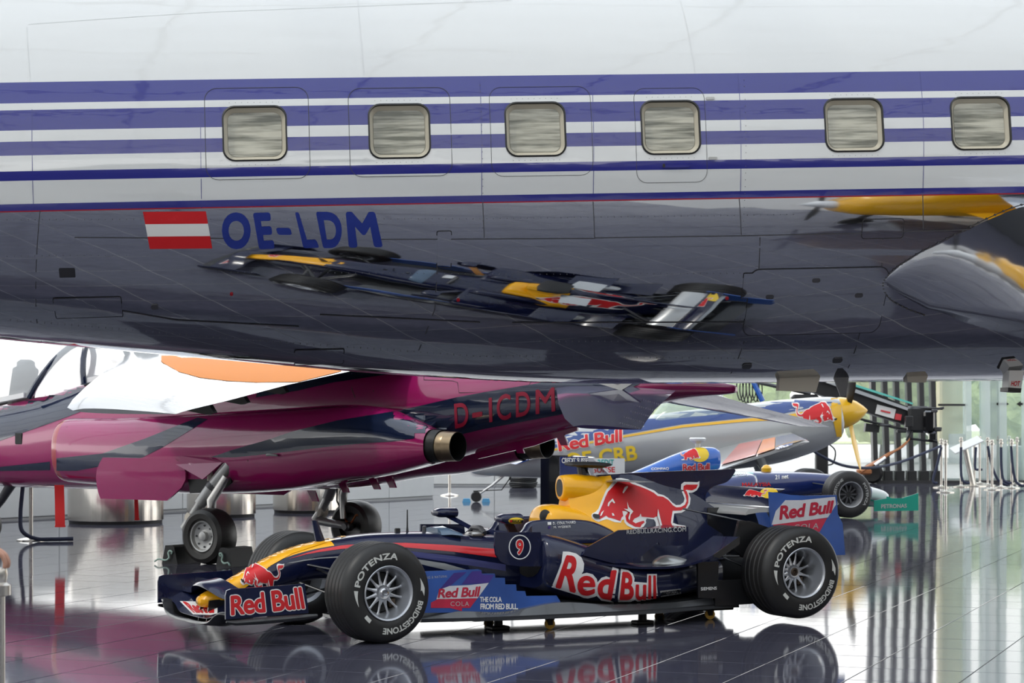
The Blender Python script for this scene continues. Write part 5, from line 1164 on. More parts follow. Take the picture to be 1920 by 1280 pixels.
# front wing
for s in (-1, 1):
    mb = MB(); mb.loft([[(1.05, s*.12, .20), (.70, s*.12, .22), (.70, s*.12, .20)], [(1.05, s*.45, .10), (.68, s*.45, .16), (.68, s*.45, .14)], [(1.05, s*.69, .13), (.62, s*.69, .30), (.62, s*.69, .27)]]); mb.build('front_wing_plane', 'sb_green', sb)
    mb = MB(); mb.prism([(1.10, s*.70, .34), (1.10, s*.70, .09), (.42, s*.70, .09), (.42, s*.70, .24), (.62, s*.70, .27), (.85, s*.70, .27)], (0, -s*.012, 0)); e_ = mb.build('front_endplate', 'sb_green', sb, smooth=False)
    if s < 0: sfe = e_
text_px('endplate_lettering', bvh([sfe], S), S, 'PETRONAS', ((1652, 945), (1700, 944), (1700, 951.5), (1652, 953)), 'greyprint', sb, bold=.03, off=.004)
def wheel2(x, s):
    mb = MB(); h = .16; yo = s*.86
    pr = [(.178, h-.01), (.22, h), (.28, h-.004), (.315, h-.025), (.33, h-.05)]
    tr = [(.33-(.006 if any(abs(y-g) < .006 for g in (-.07, -.024, .024, .07)) else 0), y) for y in np.linspace(.105, -.105, 31)]
    mb.lathe([(r_, s*y) for r_, y in pr+tr+[(r_, -y) for r_, y in reversed(pr)]], o=(x, s*.70, .335), axis=(0, 1, 0), n=48, caps=False); w_ = mb.build('wheel', 'tyre', sb, ang=28)
    mb = MB(); mb.lathe([(.180, s*(h-.01)), (.182, s*(h+.002)), (.172, s*h), (.160, s*(h-.03)), (.145, s*(h-.09)), (.13, s*(h-.13))], o=(x, s*.70, .335), axis=(0, 1, 0), n=36, caps=False); mb.build('rim', 'rim', w_)
    mb = MB(); mb.lathe([(.13, s*(h-.13)), (.05, s*(h-.10)), (.04, s*(h-.09)), (.001, s*(h-.09))], o=(x, s*.70, .335), axis=(0, 1, 0), n=24, caps=False); mb.build('wheel_centre', 'black', w_)
    for k in range(10):
        a = k*math.pi/5; d_ = Vector((math.cos(a), 0, math.sin(a))); t_ = Vector((-math.sin(a), 0, math.cos(a))); o_ = Vector((x, s*(.70+h-.10), .335))
        mb = MB(); mb.prism([o_+d_*.04-t_*.01, o_+d_*.14-t_*.012, o_+d_*.14+t_*.012, o_+d_*.04+t_*.01], (0, s*.012, 0)); mb.build('spoke', 'darksteel', w_, smooth=False)
    if s < 0:
        mb = MB()
        for body, a0, a1 in (('POTENZA', 40, -40), ('BRIDGESTONE', 215, 120)):
            v, f = grid_cut(norm2d(text2d(body, .02)), [k/16 for k in range(17)], [])
            mb.add([(x+(.225+.04*b_)*math.cos(R(a0+(a1-a0)*a_)), s*(.70+h+.002+ci*9e-5), .335+(.225+.04*b_)*math.sin(R(a0+(a1-a0)*a_))) for a_, b_, ci in v], f)
        lo = mb.build('sidewall_lettering', 'greyprint', w_, smooth=False, fixn=False); lo['kind'] = 'stuff'
for x in (0, -3.05):
    for s in (-1, 1): wheel2(x, s)
mb = MB(); mb.box((-1.7, 0, .10), (2.6, 1.36, .02)); mb.build('undertray', 'carbon', sb, smooth=False)
for s in (1, -1):
    for a, b_ in (((.2, s*.13, .46), (0, s*.56, .42)), ((-.3, s*.18, .48), (0, s*.56, .42)), ((.2, s*.12, .3), (0, s*.56, .22)), ((-2.7, s*.12, .5), (-3.05, s*.54, .45)), ((-2.7, s*.2, .22), (-3.05, s*.54, .25))):
        mb = MB(); mb.tube([a, b_], .016, n=6, squash=.5); mb.build('wishbone', 'carbon', sb)
# ------------------------------------------------------------------ glass front of the hall, at the back right
YF = 47.0
def XF(u): return (u-960)/FPX*YF
fac = MB(); fac.box(((XF(1640)+16)/2, YF+.02, .03), (16-XF(1640), .5, .06)); facade = struct(fac.build('trim_1', 'postdark', None, smooth=False))
gl = MB(); gl.box((-1, YF+.6, .04), (34, .10, .08)); struct(gl.build('trim_2', 'wallgrey', None, smooth=False))
def mullion(u, w=.095, lean=.06, base=True, hgt=7.0, m='postdark', yy=YF):
    x = XF(u); mb = MB(); mb.loft([[(x-w/2, yy-.15, .06), (x+w/2, yy-.15, .06), (x+w/2, yy+.15, .06), (x-w/2, yy+.15, .06)], [(x-w/2-lean*hgt/2, yy-.15, hgt), (x+w/2-lean*hgt/2, yy-.15, hgt), (x+w/2-lean*hgt/2, yy+.15, hgt), (x-w/2-lean*hgt/2, yy+.15, hgt)]]); o = mb.build('mullion', m, facade, smooth=False)
    if base: mb = MB(); mb.bbox((x, yy-.02, .15), (w+.09, .36, .22), .01); mb.build('mullion_base', 'black', facade, smooth=False)
    return x
us = [1641, 1663, 1685, 1708, 1731, 1753]
xs = [mullion(u) for u in us]
for a, b_ in zip(xs[:-1], xs[1:]):
    mb = MB(); mb.loft([[(a+.05, YF, .08), (b_-.05, YF, .08), (b_-.05, YF+.02, .08), (a+.05, YF+.02, .08)], [(a+.05-.2, YF, 7), (b_-.05-.2, YF, 7), (b_-.05-.2, YF+.02, 7), (a+.05-.2, YF+.02, 7)]]); mb.build('glass_pane', 'glassgreen', facade, smooth=False)
for u, w in ((1815, .12), (1848, .16), (1880, .14), (1924, .1), (1990, .1), (2060, .1), (2140, .1), (2230, .1), (2330, .1)): mullion(u, w, .01, False, 7.0, 'frosted', YF+.05)
for a, b_, m in ((1757, 1814, 'glassgreen'), (1816, 1847, 'glassgreen'), (1849, 1879, 'frosted'), (1881, 1923, 'glassgreen'), (1925, 1989, 'glassgreen'), (1991, 2059, 'glassgreen'), (2061, 2139, 'frosted'), (2141, 2229, 'glassgreen'), (2231, 2329, 'glassgreen')):
    mb = MB(); mb.box(((XF(a)+XF(b_))/2, YF+.1, 3.5), (XF(b_)-XF(a), .02, 6.9)); mb.build('glass_pane', m, facade, smooth=False)
mb = MB(); mb.box((XF(1786), YF-.02, 1.62), (XF(1813)-XF(1758), .04, .045)); mb.build('rail', 'postdark', facade, smooth=False)
for u0, u1, d in ((1870, 1893, 1), (1907, 1932, -1)):
    x0, x1 = XF(u0), XF(u1); z = 1.64; t = .09
    pts = [(x0, z-.025), (x1-t, z-.025), (x1-t, z-.06), (x1, z), (x1-t, z+.06), (x1-t, z+.025), (x0, z+.025)] if d > 0 else [(x1, z-.025), (x0+t, z-.025), (x0+t, z-.06), (x0, z), (x0+t, z+.06), (x0+t, z+.025), (x1, z+.025)]
    mb = MB(); mb.prism([(x, YF+.06, zz) for x, zz in pts], (0, .01, 0)); mb.build('arrow_mark', 'blackprint', facade, smooth=False)
mb = MB(); mb.box((XF(1796), YF+.06, .72), (XF(1812)-XF(1780), .03, .6)); mb.build('frosted_panel', 'frosted', facade, smooth=False)
mb = MB(); mb.bbox((XF(1787)*1.03, YF+1.6, 3.9), (.58, .5, 6.2), .05); cp = struct(mb.build('trim_3', 'concrete', None, smooth=False))
mb = MB(); mb.bbox((XF(1950), YF+.5, .42), (1.6, .06, .7), .02); struct(mb.build('trim_4', 'plane_white', None, smooth=False))
# glazing further left, above the low partition
glz = MB(); glz.box((-6.5, YF+.62, 6.9), (27, .12, .12)); glaze = struct(glz.build('window_1', 'roofsteel', None, smooth=False))
gx0 = -19.8; k = 0
while gx0 < 7.0:
    mb = MB(); mb.box((gx0, YF+.62, 3.45), (.06, .14, 6.9)); mb.build('window_bar', 'roofsteel', glaze, smooth=False)
    mb = MB(); mb.box((gx0+1.1, YF+.62, 3.45), (2.12, .02, 6.8)); mb.build('window_pane', 'glassclear' if 'glassclear' in MAT else mat('glassclear', (.9, .95, .95), .03, alpha=.12, coat=.3), glaze, smooth=False)
    gx0 += 2.2
# ------------------------------------------------------------------ stainless drums
mat('drum', (0.62, 0.58, 0.53), 0.20, metal=1.0, bump=((14, 14, .15), 0.35, 0.01, 3))
for uc, dia, vb, lab in ((217, 1.28, 984, 'widest stainless steel drum, behind the red ribbon at left'), (415, .98, 971, 'stainless steel drum behind the near jet wheel'), (577, 1.03, 963, 'stainless steel drum between the two jet main wheels')):
    g = G(uc, vb); c = Vector((g.x*(1+dia/2/g.y), g.y+dia/2, 0)); t = thing('steel_drum', (c.x, c.y, 0), lab, 'drum', 'stainless drums behind the jet')
    mb = MB(); mb.lathe([(dia/2-.03, .02), (dia/2, .045), (dia/2, 1.02), (dia/2-.02, 1.04), (dia/2-.08, 1.04)], n=56); mb.build('shell', 'drum', t, ang=50)
    mb = MB(); mb.lathe([(dia/2-.02, 0), (dia/2-.015, .035)], n=40); mb.build('plinth', 'black', t)
    mb = MB(); mb.lathe([(.01, 1.035), (dia/2-.06, 1.035), (dia/2-.06, 1.0)], n=40); mb.build('lid', 'steel', t)
# ------------------------------------------------------------------ rope barrier posts
mat('ropeblue', (0.018, 0.024, 0.055), 0.75, bump=((90, 90, 90), .6, .01))
mat('post', (0.66, 0.62, 0.56), 0.25, metal=0.9)
def stanchion(g, label, hgt=.97, group='barrier posts by the glass front', knob=True):
    t = thing('barrier_post', (g.x, g.y, 0), label, 'barrier post', group)
    mb = MB(); mb.lathe([(.165, 0), (.165, .012), (.12, .026), (.04, .038), (.03, .05)], n=32); mb.build('base', 'post', t)
    mb = MB(); mb.lathe([(.024, .04), (.024, hgt-.09)], n=16, caps=False); mb.build('pole', 'post', t)
    mb = MB(); mb.lathe([(.024, hgt-.10), (.045, hgt-.095), (.045, hgt-.06), (.03, hgt-.05), (.034, hgt-.02), (.03, hgt), (.005, hgt+.005)], n=18); mb.build('cap', 'post', t)
    return t
SP = [(1773, 923, 'nearest slim metal barrier post beside the glass front'), (1765, 914, 'barrier post just left of and behind the nearest one'), (1802, 913, 'barrier post left of the slanted info board leg'), (1827, 906, 'barrier post behind the right edge of the info board'),
      (1837, 907, 'barrier post just right of the info board'), (1852, 910, 'left post of the dense barrier cluster, with blue rope'), (1860, 918, 'front post of the dense barrier cluster'), (1871, 905, 'post behind the front of the dense barrier cluster'), (1877, 914, 'middle post of the dense barrier cluster'),
      (1892, 904, 'rear post in the right half of the barrier cluster'), (1897, 915, 'right post of the barrier cluster with a hanging rope'), (1907, 906, 'rightmost post of the barrier cluster')]
for u, v, lab in SP: stanchion(G(u, v), lab, random.uniform(.95, 1.0))
stanchion(G(843, 929), 'lone barrier post under the jet tail', .97, 'single barrier posts')
stanchion(G(1046, 921), 'short pale post beside the yellow airbox', .33, 'single barrier posts')
stanchion(G(58, 1013), 'barrier post at left below the jet nose, with coiled rope', .97, 'single barrier posts')
def rope(pts, label, r=.018, group='barrier ropes'):
    mb = MB(); mb.tube(crom([tuple(p) for p in pts], 6), r, n=8); tag(mb.build('barrier_rope', 'ropeblue', None), label, 'rope', group)
def hang(u0, v0, u1, v1, sag, vb, label, n=7, r=.018):
    d = G(u0, vb).y; rope([P(u0+(u1-u0)*k/n, v0+(v1-v0)*k/n+sag*math.sin(math.pi*k/n), d-.06) for k in range(n+1)], label, r)
rope([P(1764, 836, 43.9), P(1740, 846, 43.5), P(1700, 862, 43), P(1660, 873, 42), P(1620, 877, 40.5), P(1580, 872, 40), P(1545, 857, 39.6), P(1518, 841, 39.4)], 'long dark rope sagging from the nearest post to the black pedestal', .026)
g = G(58, 1013)
rope([(g.x-.06, g.y-.05, .85), (g.x-.09, g.y-.06, .55), (g.x-.10, g.y-.10, .30), (g.x-.06, g.y-.19, .12), (g.x+.10, g.y-.22, .035), (g.x+.30, g.y-.22, .028), (g.x+.52, g.y-.15, .03)], 'dark blue rope trailing from the left barrier post onto the floor', .024)
for a, b_, lab in (((1852, 836), (1885, 912), 'thick rope hanging from the left of the dense cluster to the floor'), ((1877, 838), (1890, 905), 'rope hanging limp from the middle of the dense cluster'), ((1896, 836), (1915, 910), 'rope hanging from the right post of the cluster'), ((1802, 838), (1812, 905), 'rope hanging between the info board leg and its left post'), ((1830, 838), (1836, 880), 'rope looped behind the info board'), ((1765, 838), (1752, 905), 'rope hanging down from the post left of the nearest one')):
    d0 = {1852: G(1852, 910).y, 1877: G(1877, 914).y-.35, 1896: G(1897, 915).y, 1802: G(1802, 913).y, 1830: G(1827, 906).y, 1765: G(1765, 914).y}[a[0]]; p0 = P(*a, d0-.05); p1 = P(b_[0], b_[1], d0-.12); p1.z = max(.03, p1.z)
    rope([p0, p0.lerp(p1, .35)+Vector((-.04, 0, -.12)), p0.lerp(p1, .75)+Vector((-.06, 0, -.10)), p1, p1+Vector((.06, .02, .0))], lab, .026)
# slanted info board
g = G(1824, 911); t = thing('info_board', (g.x, g.y, 0), 'slanted grey info board on a leaning pole among the barrier posts', 'sign')
mb = MB(); mb.lathe([(.30, 0), (.30, .015), (.05, .03)], n=32); mb.build('base', 'post', t)
mb = MB(); mb.tube([(0, 0, .02), (-.16, 0, .80)], .055, n=14); mb.build('pole', 'post', t)
mb = MB(); mb.bbox((-.13, -.02, .82), (.62, .42, .03), .008, Matrix.Rotation(R(-24), 3, 'Y') @ Matrix.Rotation(R(14), 3, 'X')); mb.build('board', 'panelgrey', t, smooth=False)
# ------------------------------------------------------------------ black camera crane
mat('craneblack', (0.012, 0.012, 0.013), 0.45, var=0.3, vscale=3)
mat('crane_teal', (0.15, 0.60, 0.52), 0.2, coat=0.5)
mat('crane_red', (0.65, 0.06, 0.07), 0.4)
KD = 41.0
K = Frame((5.55, KD, 0), 0)
crane = thing('camera_crane', K, 'black camera crane with long sloping boom and cluttered head, at the back', 'camera crane')
def kp(u, v, d=KD): return K.I @ P(u, v, d)
def kbar(pp, dy, m, nm, d=KD):
    mb = MB(); mb.prism([kp(u, v, d) for u, v in pp], (0, dy, 0)); return mb.build(nm, m, crane, smooth=False)
bm_ = kbar([(1470, 690), (1530, 690), (1712, 766), (1704, 798), (1640, 778), (1500, 726)], .45, 'craneblack', 'boom')
kbar([(1530, 703), (1706, 765), (1704, 770), (1528, 710)], .08, 'roofsteel', 'boom_rail', KD-.1)
kbar([(1560, 706), (1712, 755), (1711, 758), (1560, 711)], .06, 'crane_teal', 'glass_edge', KD-.15)
lb = kbar([(1645, 758), (1680, 767), (1676, 785), (1641, 775)], .02, 'whiteprint', 'label_plate', KD-.03)
text_px('label_lettering', bvh([lb], K), K, 'Grip', ((1651, 765), (1669, 769), (1668, 776), (1650, 772)), 'redprint', lb, bold=.0) if False else None
kbar([(1652, 768), (1670, 772), (1669, 775), (1651, 771)], .01, 'crane_red', 'label_mark', KD-.045)
kbar([(1680, 775), (1691, 777), (1689, 788), (1678, 786)], .05, 'crane_red', 'red_lamp', KD-.06)
mb = MB(); c = kp(1722, 786); mb.bbox((c.x, .1, c.z), (.42, .5, .48), .05); mb.build('head_housing', 'craneblack', crane)
mb = MB(); c = kp(1738, 790); mb.bbox((c.x, -.05, c.z), (.20, .4, .40), .03); mb.build('camera_body', 'blackgloss', crane)
mb = MB(); mb.lathe([(.06, 0), (.075, .1), (.08, .14)], o=kp(1742, 812), axis=(.2, -1, -.1), n=18); mb.build('lens', 'chrome', crane)
for a, b_ in (((1715, 765), (1768, 766)), ((1735, 771), (1770, 764)), ((1712, 800), (1766, 803)), ((1706, 822), (1758, 828)), ((1750, 766), (1752, 808)), ((1620, 788), (1700, 805)), ((1600, 782), (1680, 802)), ((1712, 805), (1700, 825))):
    mb = MB(); mb.tube([kp(*a, KD-.1), kp(*b_, KD-.2)], .022, n=8); mb.build('rod', 'craneblack', crane)
for u_, v_, sx, sz, m_ in ((1704, 790, .14, .2, 'craneblack'), (1752, 770, .10, .06, 'darksteel'), (1758, 806, .12, .05, 'craneblack'), (1748, 818, .13, .12, 'blackgloss'), (1690, 808, .16, .06, 'craneblack'), (1660, 797, .2, .04, 'darksteel')):
    c = kp(u_, v_, KD-.25); mb = MB(); mb.bbox(c, (sx, .14, sz), .012); mb.build('head_fitting', m_, crane, smooth=False)
kbar([(1624, 793), (1650, 797), (1648, 811), (1622, 809)], .2, 'craneblack', 'battery_box', KD-.1)
for k in range(7):
    u = 1384+k*6; mb = MB(); mb.tube(crom([kp(u, 705), kp(u-3, 728+4*(k % 3)), kp(u+3, 750+(k % 4)*3), kp(u+9, 735), kp(u+7, 706)], 5), .012, n=6); mb.build('cable', 'black', crane)
mb = MB(); mb.tube([kp(1408, 706), kp(1430, 752)], .05, n=8); mb.build('blue_brace', 'sb_blue', crane)
mb = MB(); mb.tube([kp(1400, 712), kp(1520, 738)], .035, n=8); mb.build('brace_tube', 'darksteel', crane)
c = kp(1541, 840); mb = MB(); mb.bbox((c.x, .05, .55), (.22, .22, 1.1), .02); mb.build('pedestal', 'craneblack', crane)
mb = MB(); mb.bbox((c.x, .05, .06), (.9, .7, .12), .02); mb.build('pedestal_base', 'craneblack', crane)
mb = MB(); mb.bbox((c.x-.3, .05, 1.4), (.5, .3, .8), .05); mb.build('counterweight', 'craneblack', crane)
mb = MB(); mb.tube(crom([kp(1552, 830), kp(1566, 845), kp(1562, 868), kp(1548, 872)], 5), .015, n=6); mb.build('cable', 'black', crane)
# brown arm on a wheel
g = G(1636, 906); t = thing('wheeled_drawbar', (g.x, g.y, 0), 'brown drawbar rising from a dark wheel behind the green front wing', 'drawbar')
T_ = Frame((g.x, g.y, 0), 0)
def tp(u, v, dd=0): return T_.I @ P(u, v, g.y+dd)
mb = MB(); mb.tube(crom([tp(1612, 884, -.4), tp(1640, 868, -.3), tp(1665, 852, -.2), tp(1690, 838, -.1), tp(1706, 822, 0)], 5), [.09]*6+[.07]*6+[.05]*6+[.035]*3, n=10, squash=.5); mb.build('arm', mat('leather', (.30, .11, .035), .45, var=.25, vscale=4), t)
mb = MB(); mb.tube([tp(1640, 872, -.42), tp(1660, 858, -.36)], .04, n=10); mb.build('damper', 'chrome', t)
mb = MB(); mb.lathe([(.05, -.09), (.17, -.10), (.215, 0), (.17, .10), (.05, .09)], o=(0, 0, .215), axis=(.25, 1, 0), n=28); mb.build('wheel', 'tyre', t)
mb = MB(); mb.bbox(tp(1620, 884, -.35), (.3, .2, .12), .03); mb.build('bracket', 'leather', t)
# black bundle on the floor
g = G(981, 914); t = thing('cable_drum', (g.x, g.y, 0), 'flat black coil lying on the floor below the aerobatic plane', 'cable coil')
for k in range(6):
    mb = MB(); r0 = .24+.012*(k % 3); mb.tube([(r0*math.cos(a), r0*math.sin(a)*1.0, .03+k*.032+.006*math.sin(3*a+k)) for a in np.linspace(0, 2*math.pi, 25)], .022, n=6); mb.build('coil', 'black', t)
mb = MB(); mb.lathe([(.05, .0), (.22, .0), (.22, .18), (.05, .18)], n=20); mb.build('core', 'black', t)
# ------------------------------------------------------------------ visitor at the left edge with a hand on a post
mat('skin', (0.48, 0.25, 0.17), 0.5, var=0.1, vscale=30)
mat('shirt', (0.05, 0.06, 0.09), 0.8); mat('trousers', (0.03, 0.03, 0.035), 0.85); mat('hair', (0.05, 0.03, 0.02), 0.6); mat('shoe', (0.02, 0.02, 0.02), 0.5)
HP = Vector((-1.835, 8.1, 0))
pt = stanchion(HP, 'nearest barrier post at the left edge under a hand', .962, 'single barrier posts')
def skin_body(name, joints, edges, m, parent, sub=2, root=0):
    me = bpy.data.meshes.new(name); me.from_pydata([j[0] for j in joints], edges, []); o = bpy.data.objects.new(name, me); COL.objects.link(o)
    mo = o.modifiers.new('s', 'SKIN'); mo.use_smooth_shade = True; ss = o.modifiers.new('d', 'SUBSURF'); ss.levels = sub; ss.render_levels = sub
    for k, j in enumerate(joints): me.skin_vertices[0].data[k].radius = (j[1], j[2] if len(j) > 2 else j[1])
    me.skin_vertices[0].data[root].use_root = True
    bpy.context.view_layer.update(); nm = bpy.data.meshes.new_from_object(o.evaluated_get(bpy.context.evaluated_depsgraph_get()))
    bpy.data.objects.remove(o); nm.name = name; o = bpy.data.objects.new(name, nm); nm.materials.clear(); nm.materials.append(MAT[m]); nm.polygons.foreach_set('use_smooth', [True]*len(nm.polygons)); link(o, parent); CHILD.setdefault(parent.name, []).append(o); return o
PO = (-2.42, 8.15, 0); per = thing('person', PO, 'visitor in dark clothes at the left edge resting a hand on a post', 'person')
r_ = Vector(PO)
def L(x, y, z): return (x, y, z)
hx, hy = HP.x-r_.x, HP.y-r_.y            # post seen from the person
jt = [(L(0, 0, .95), .13, .10), (L(0, 0, 1.12), .125, .09), (L(0, 0, 1.32), .155, .10), (L(0, 0, 1.44), .09, .075), (L(0, 0, 1.52), .052), (L(.01, -.01, 1.60), .075, .085), (L(.01, 0, 1.70), .075, .09),
      (L(.17, 0, 1.40), .06), (L(.27, .0, 1.16), .045), (L(.47, -.03, 1.075), .033, .036), (L(hx-.085, hy, 1.040), .030, .034), (L(hx-.03, hy, 1.032), .022, .040),
      (L(-.17, 0, 1.40), .06), (L(-.23, .02, 1.12), .045), (L(-.25, -.06, .88), .032), (L(-.25, -.08, .80), .02, .038),
      (L(.09, 0, .90), .085), (L(.10, -.01, .50), .058), (L(.10, .02, .09), .042), (L(.11, -.14, .035), .035, .03), (L(-.09, 0, .90), .085), (L(-.10, -.01, .50), .058), (L(-.10, .02, .09), .042), (L(-.11, -.14, .035), .035, .03)]
ed = [(0, 1), (1, 2), (2, 3), (3, 4), (4, 5), (5, 6), (2, 7), (7, 8), (8, 9), (9, 10), (10, 11), (2, 12), (12, 13), (13, 14), (14, 15), (0, 16), (16, 17), (17, 18), (18, 19), (0, 20), (20, 21), (21, 22), (22, 23)]
nj = len(jt)
# five fingers closing over the post cap, thumb from the side of the palm
for k, (oy, ln) in enumerate(((-.030, .95), (-.010, 1.05), (.010, 1.0), (.030, .82))):
    b0 = len(jt); px_, py_ = hx-.03, hy+oy
    jt += [(L(px_+.022*ln, py_, 1.030), .0105), (L(px_+.052*ln, py_, 1.012), .0098), (L(px_+.064*ln, py_+.002, .984), .0090), (L(px_+.060*ln, py_+.003, .962), .0078)]
    ed += [(11, b0), (b0, b0+1), (b0+1, b0+2), (b0+2, b0+3)]
b0 = len(jt); jt += [(L(hx-.065, hy-.042, 1.025), .013), (L(hx-.035, hy-.056, 1.003), .0115), (L(hx-.015, hy-.056, .983), .010)]; ed += [(10, b0), (b0, b0+1), (b0+1, b0+2)]
body = skin_body('body', jt, ed, 'skin', per)
sj = [(L(0, 0, .93), .15, .12), (L(0, 0, 1.12), .145, .11), (L(0, 0, 1.32), .17, .12), (L(0, 0, 1.43), .10, .085), (L(.17, 0, 1.40), .075), (L(.24, 0, 1.24), .068), (L(-.17, 0, 1.40), .075), (L(-.22, .01, 1.22), .068)]
skin_body('shirt', sj, [(0, 1), (1, 2), (2, 3), (2, 4), (4, 5), (2, 6), (6, 7)], 'shirt', per)
tj = [(L(0, 0, .96), .15, .12), (L(.09, 0, .86), .105), (L(.10, -.01, .50), .080), (L(.10, .02, .10), .070), (L(-.09, 0, .86), .105), (L(-.10, -.01, .50), .080), (L(-.10, .02, .10), .070)]
skin_body('trousers', tj, [(0, 1), (1, 2), (2, 3), (0, 4), (4, 5), (5, 6)], 'trousers', per)
skin_body('hair', [(L(.01, .02, 1.64), .085, .09), (L(.01, .02, 1.73), .088, .095)], [(0, 1)], 'hair', per)
for s in (1, -1):
    skin_body('shoe', [(L(s*.10, .04, .045), .05, .042), (L(s*.11, -.08, .035), .048, .035), (L(s*.115, -.17, .03), .04, .026)], [(0, 1), (1, 2)], 'shoe', per)
    mb = MB(); mb.lathe([(.001, .012), (.008, .010), (.011, 0)], o=r_*0+Vector((.01+s*.032, -.090, 1.655)), axis=(0, -1, 0), n=10); mb.build('eye', 'whiteprint', per)
    mb = MB(); mb.loft([ell(10, .0, 1.64, .02, .032, .03, .01+s*.083), ell(10, .0, 1.64, .012, .02, .02, .01+s*.10)]); mb.build('ear', 'skin', per)
mb = MB(); mb.loft([[(.01-.014, -.085, 1.60), (.01+.014, -.085, 1.60), (.01+.010, -.115, 1.605), (.01-.010, -.115, 1.605)], [(.01-.006, -.085, 1.655), (.01+.006, -.085, 1.655), (.01+.004, -.094, 1.65), (.01-.004, -.094, 1.65)]]); mb.build('nose', 'skin', per)
mb = MB(); mb.bbox((.01, -.087, 1.572), (.05, .012, .010), .003); mb.build('mouth', 'leather', per)
# ------------------------------------------------------------------ yellow light aircraft standing to the right, mirrored in the airliner's flank
mat('ly_yellow', (0.85, 0.43, 0.01), 0.3, coat=0.6)
Y = Frame((6.6, 12.4, 0), R(187))
ly = thing('light_aircraft', Y, 'yellow light aircraft mirrored in the silver airliner flank at right', 'airplane')
mb = MB(); rg = []
for x, zt, zb, hw in crom([(2.3, 1.45, .8, .3), (2.0, 1.75, .62, .5), (1.0, 1.9, .55, .55), (0, 1.92, .55, .55), (-1.5, 1.85, .65, .45), (-3.2, 1.5, 1.0, .2), (-3.6, 1.4, 1.1, .05)], 4): c = (zt+zb)/2; rg.append(ell(20, 0, c, hw, zt-c, c-zb, x, 2.4))
mb.loft(rg); mb.build('fuselage', 'ly_yellow', ly)
for s in (1, -1):
    mb = MB(); mb.loft([wing_pts((1.1, s*.3, .95), (-.5, s*.3, .92), .12), wing_pts((.95, s*2.3, 1.05), (-.3, s*2.3, 1.03), .09)]); mb.build('wing', 'ly_yellow', ly)
    mb = MB(); mb.loft([wing_pts((-2.9, s*.05, 1.35), (-3.6, s*.05, 1.34), .05), wing_pts((-3.05, s*1.2, 1.35), (-3.55, s*1.2, 1.34), .03)]); mb.build('tailplane', 'aero_white', ly)
    mb = MB(); mb.tube([(.6, s*.35, .9), (.7, s*.8, .3)], .05, n=8); mb.build('gear_leg', 'steel', ly)
    mb = MB(); mb.lathe([(.04, -.06), (.17, -.07), (.21, 0), (.17, .07), (.04, .06)], o=(.7, s*.86, .21), axis=(0, 1, 0), n=20); mb.build('main_wheel', 'tyre', ly)
mb = MB(); mb.prism([(-2.8, -.03, 1.4), (-3.6, -.03, 1.35), (-3.7, -.03, 1.95), (-3.35, -.03, 1.95)], (0, .06, 0)); mb.build('fin', 'aero_white', ly, smooth=False)
mb = MB(); rg = []
for x, h_ in ((.9, .02), (.5, .35), (-.2, .45), (-1.0, .25), (-1.4, .02)): rg.append([(x, .36*math.cos(t), 1.70+.4*h_*math.sin(t)) for t in np.linspace(0, math.pi, 11)])
mb.loft(rg, close=False, caps=False); mb.build('canopy', 'glassgreen', ly)
mb = MB(); mb.lathe([(.22, 0), (.2, .12), (.1, .28), (.01, .36)], o=(2.28, 0, 1.2), axis=(1, 0, 0), n=20); mb.build('spinner', 'aero_white', ly)
mb = MB(); mb.loft([[(2.4, -.04, 1.2), (2.4, .04, 1.2), (2.43, .04, 1.2)], [(2.4, -.07, 1.8), (2.43, .07, 1.8), (2.45, .07, 1.8)], [(2.42, -.02, 2.1), (2.43, .02, 2.1), (2.44, .02, 2.1)]]); mb.build('propeller_blade', 'black', ly)
mb = MB(); mb.loft([[(2.4, -.04, 1.2), (2.4, .04, 1.2), (2.43, .04, 1.2)], [(2.4, -.07, .6), (2.43, .07, .6), (2.45, .07, .6)], [(2.42, -.02, .32), (2.43, .02, .32), (2.44, .02, .32)]]); mb.build('propeller_blade', 'black', ly)
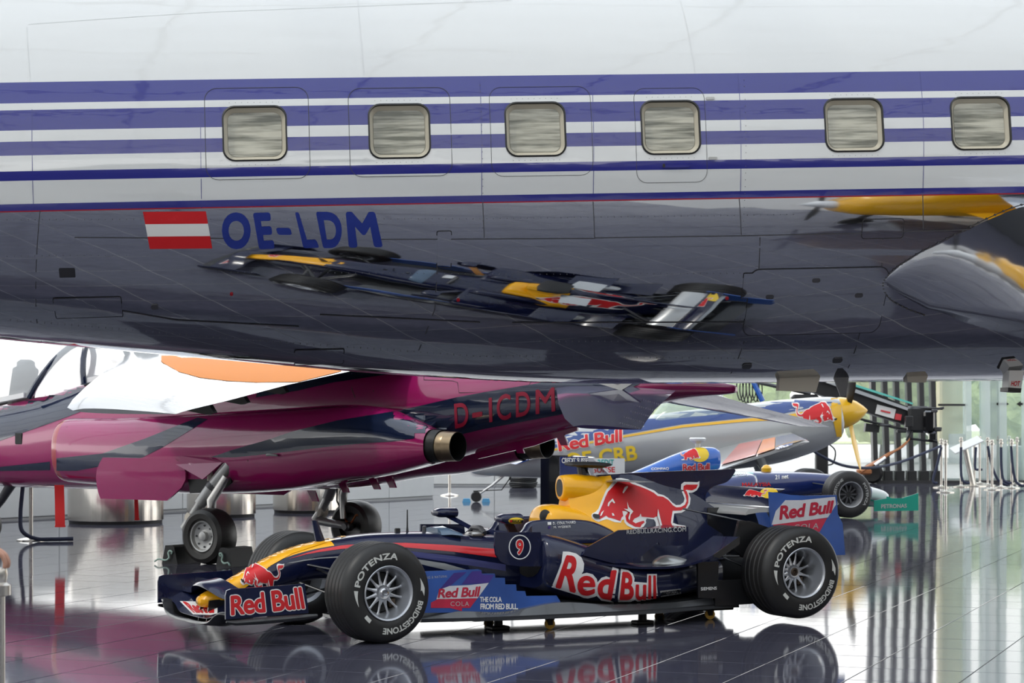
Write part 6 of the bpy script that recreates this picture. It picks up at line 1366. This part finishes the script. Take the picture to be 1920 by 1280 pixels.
mb = MB(); mb.tube([(1.8, 0, .9), (1.95, 0, .2)], .05, n=8); mb.lathe([(.04, -.05), (.14, -.06), (.17, 0), (.14, .06), (.04, .05)], o=(1.95, 0, .17), axis=(0, 1, 0), n=20); mb.build('nose_wheel', 'tyre', ly)
# ------------------------------------------------------------------ trees outside the glass
mat('tree_green', (0.20, 0.27, 0.10), 0.9, var=0.45, vscale=1.3, bump=((3, 3, 3), .8, .2, 4)); mat('tree_pale', (0.30, 0.36, 0.17), 0.9, var=0.4, vscale=1.3, bump=((3, 3, 3), .8, .2, 4)); mat('bark', (0.10, 0.07, 0.05), 0.9)
from mathutils import noise as _ns
for k, (x, y, rr_, zc_, m, lab) in enumerate(((10.5, 64, 1.4, 2.2, 'tree_pale', 'pale green tree outside behind the dark mullions'), (13.0, 70, 1.7, 2.6, 'tree_green', 'darker green tree outside behind the cream column'), (14.4, 64, 1.4, 2.2, 'tree_pale', 'pale tree outside behind the info board'), (17.6, 70, 1.7, 2.6, 'tree_green', 'dark green tree outside behind the barrier cluster'),
        (18.4, 64, 1.4, 2.2, 'tree_pale', 'pale tree outside at the far right edge'), (5.0, 74, 1.6, 2.2, 'tree_pale', 'pale tree outside behind the aerobatic plane canopy'), (8.2, 80, 1.6, 2.2, 'tree_green', 'small dark tree outside behind the aerobatic plane nose'))):
    t = thing('tree', (x, y, -.1), lab, 'tree', 'trees beyond the glass front')
    bm = bmesh.new(); bmesh.ops.create_icosphere(bm, subdivisions=4, radius=1.0)
    for v in bm.verts:
        n_ = v.co.normalized(); q = 1+.28*_ns.noise(n_*2.2+Vector((k*3.1, 0, 0)))+.16*_ns.noise(n_*6+Vector((0, k*2.3, 0)))+.08*_ns.noise(n_*14); v.co = Vector((n_.x*rr_*q, n_.y*rr_*q, zc_+n_.z*rr_*1.05*q))
    me = bpy.data.meshes.new('crown'); bm.to_mesh(me); bm.free(); me.materials.append(MAT[m]); link(bpy.data.objects.new('crown', me), t)
    mb = MB(); mb.tube([(0, 0, 0), (.05, 0, 1.0), (0, 0, zc_)], [.16, .12, .08], n=8); mb.build('trunk', 'bark', t)
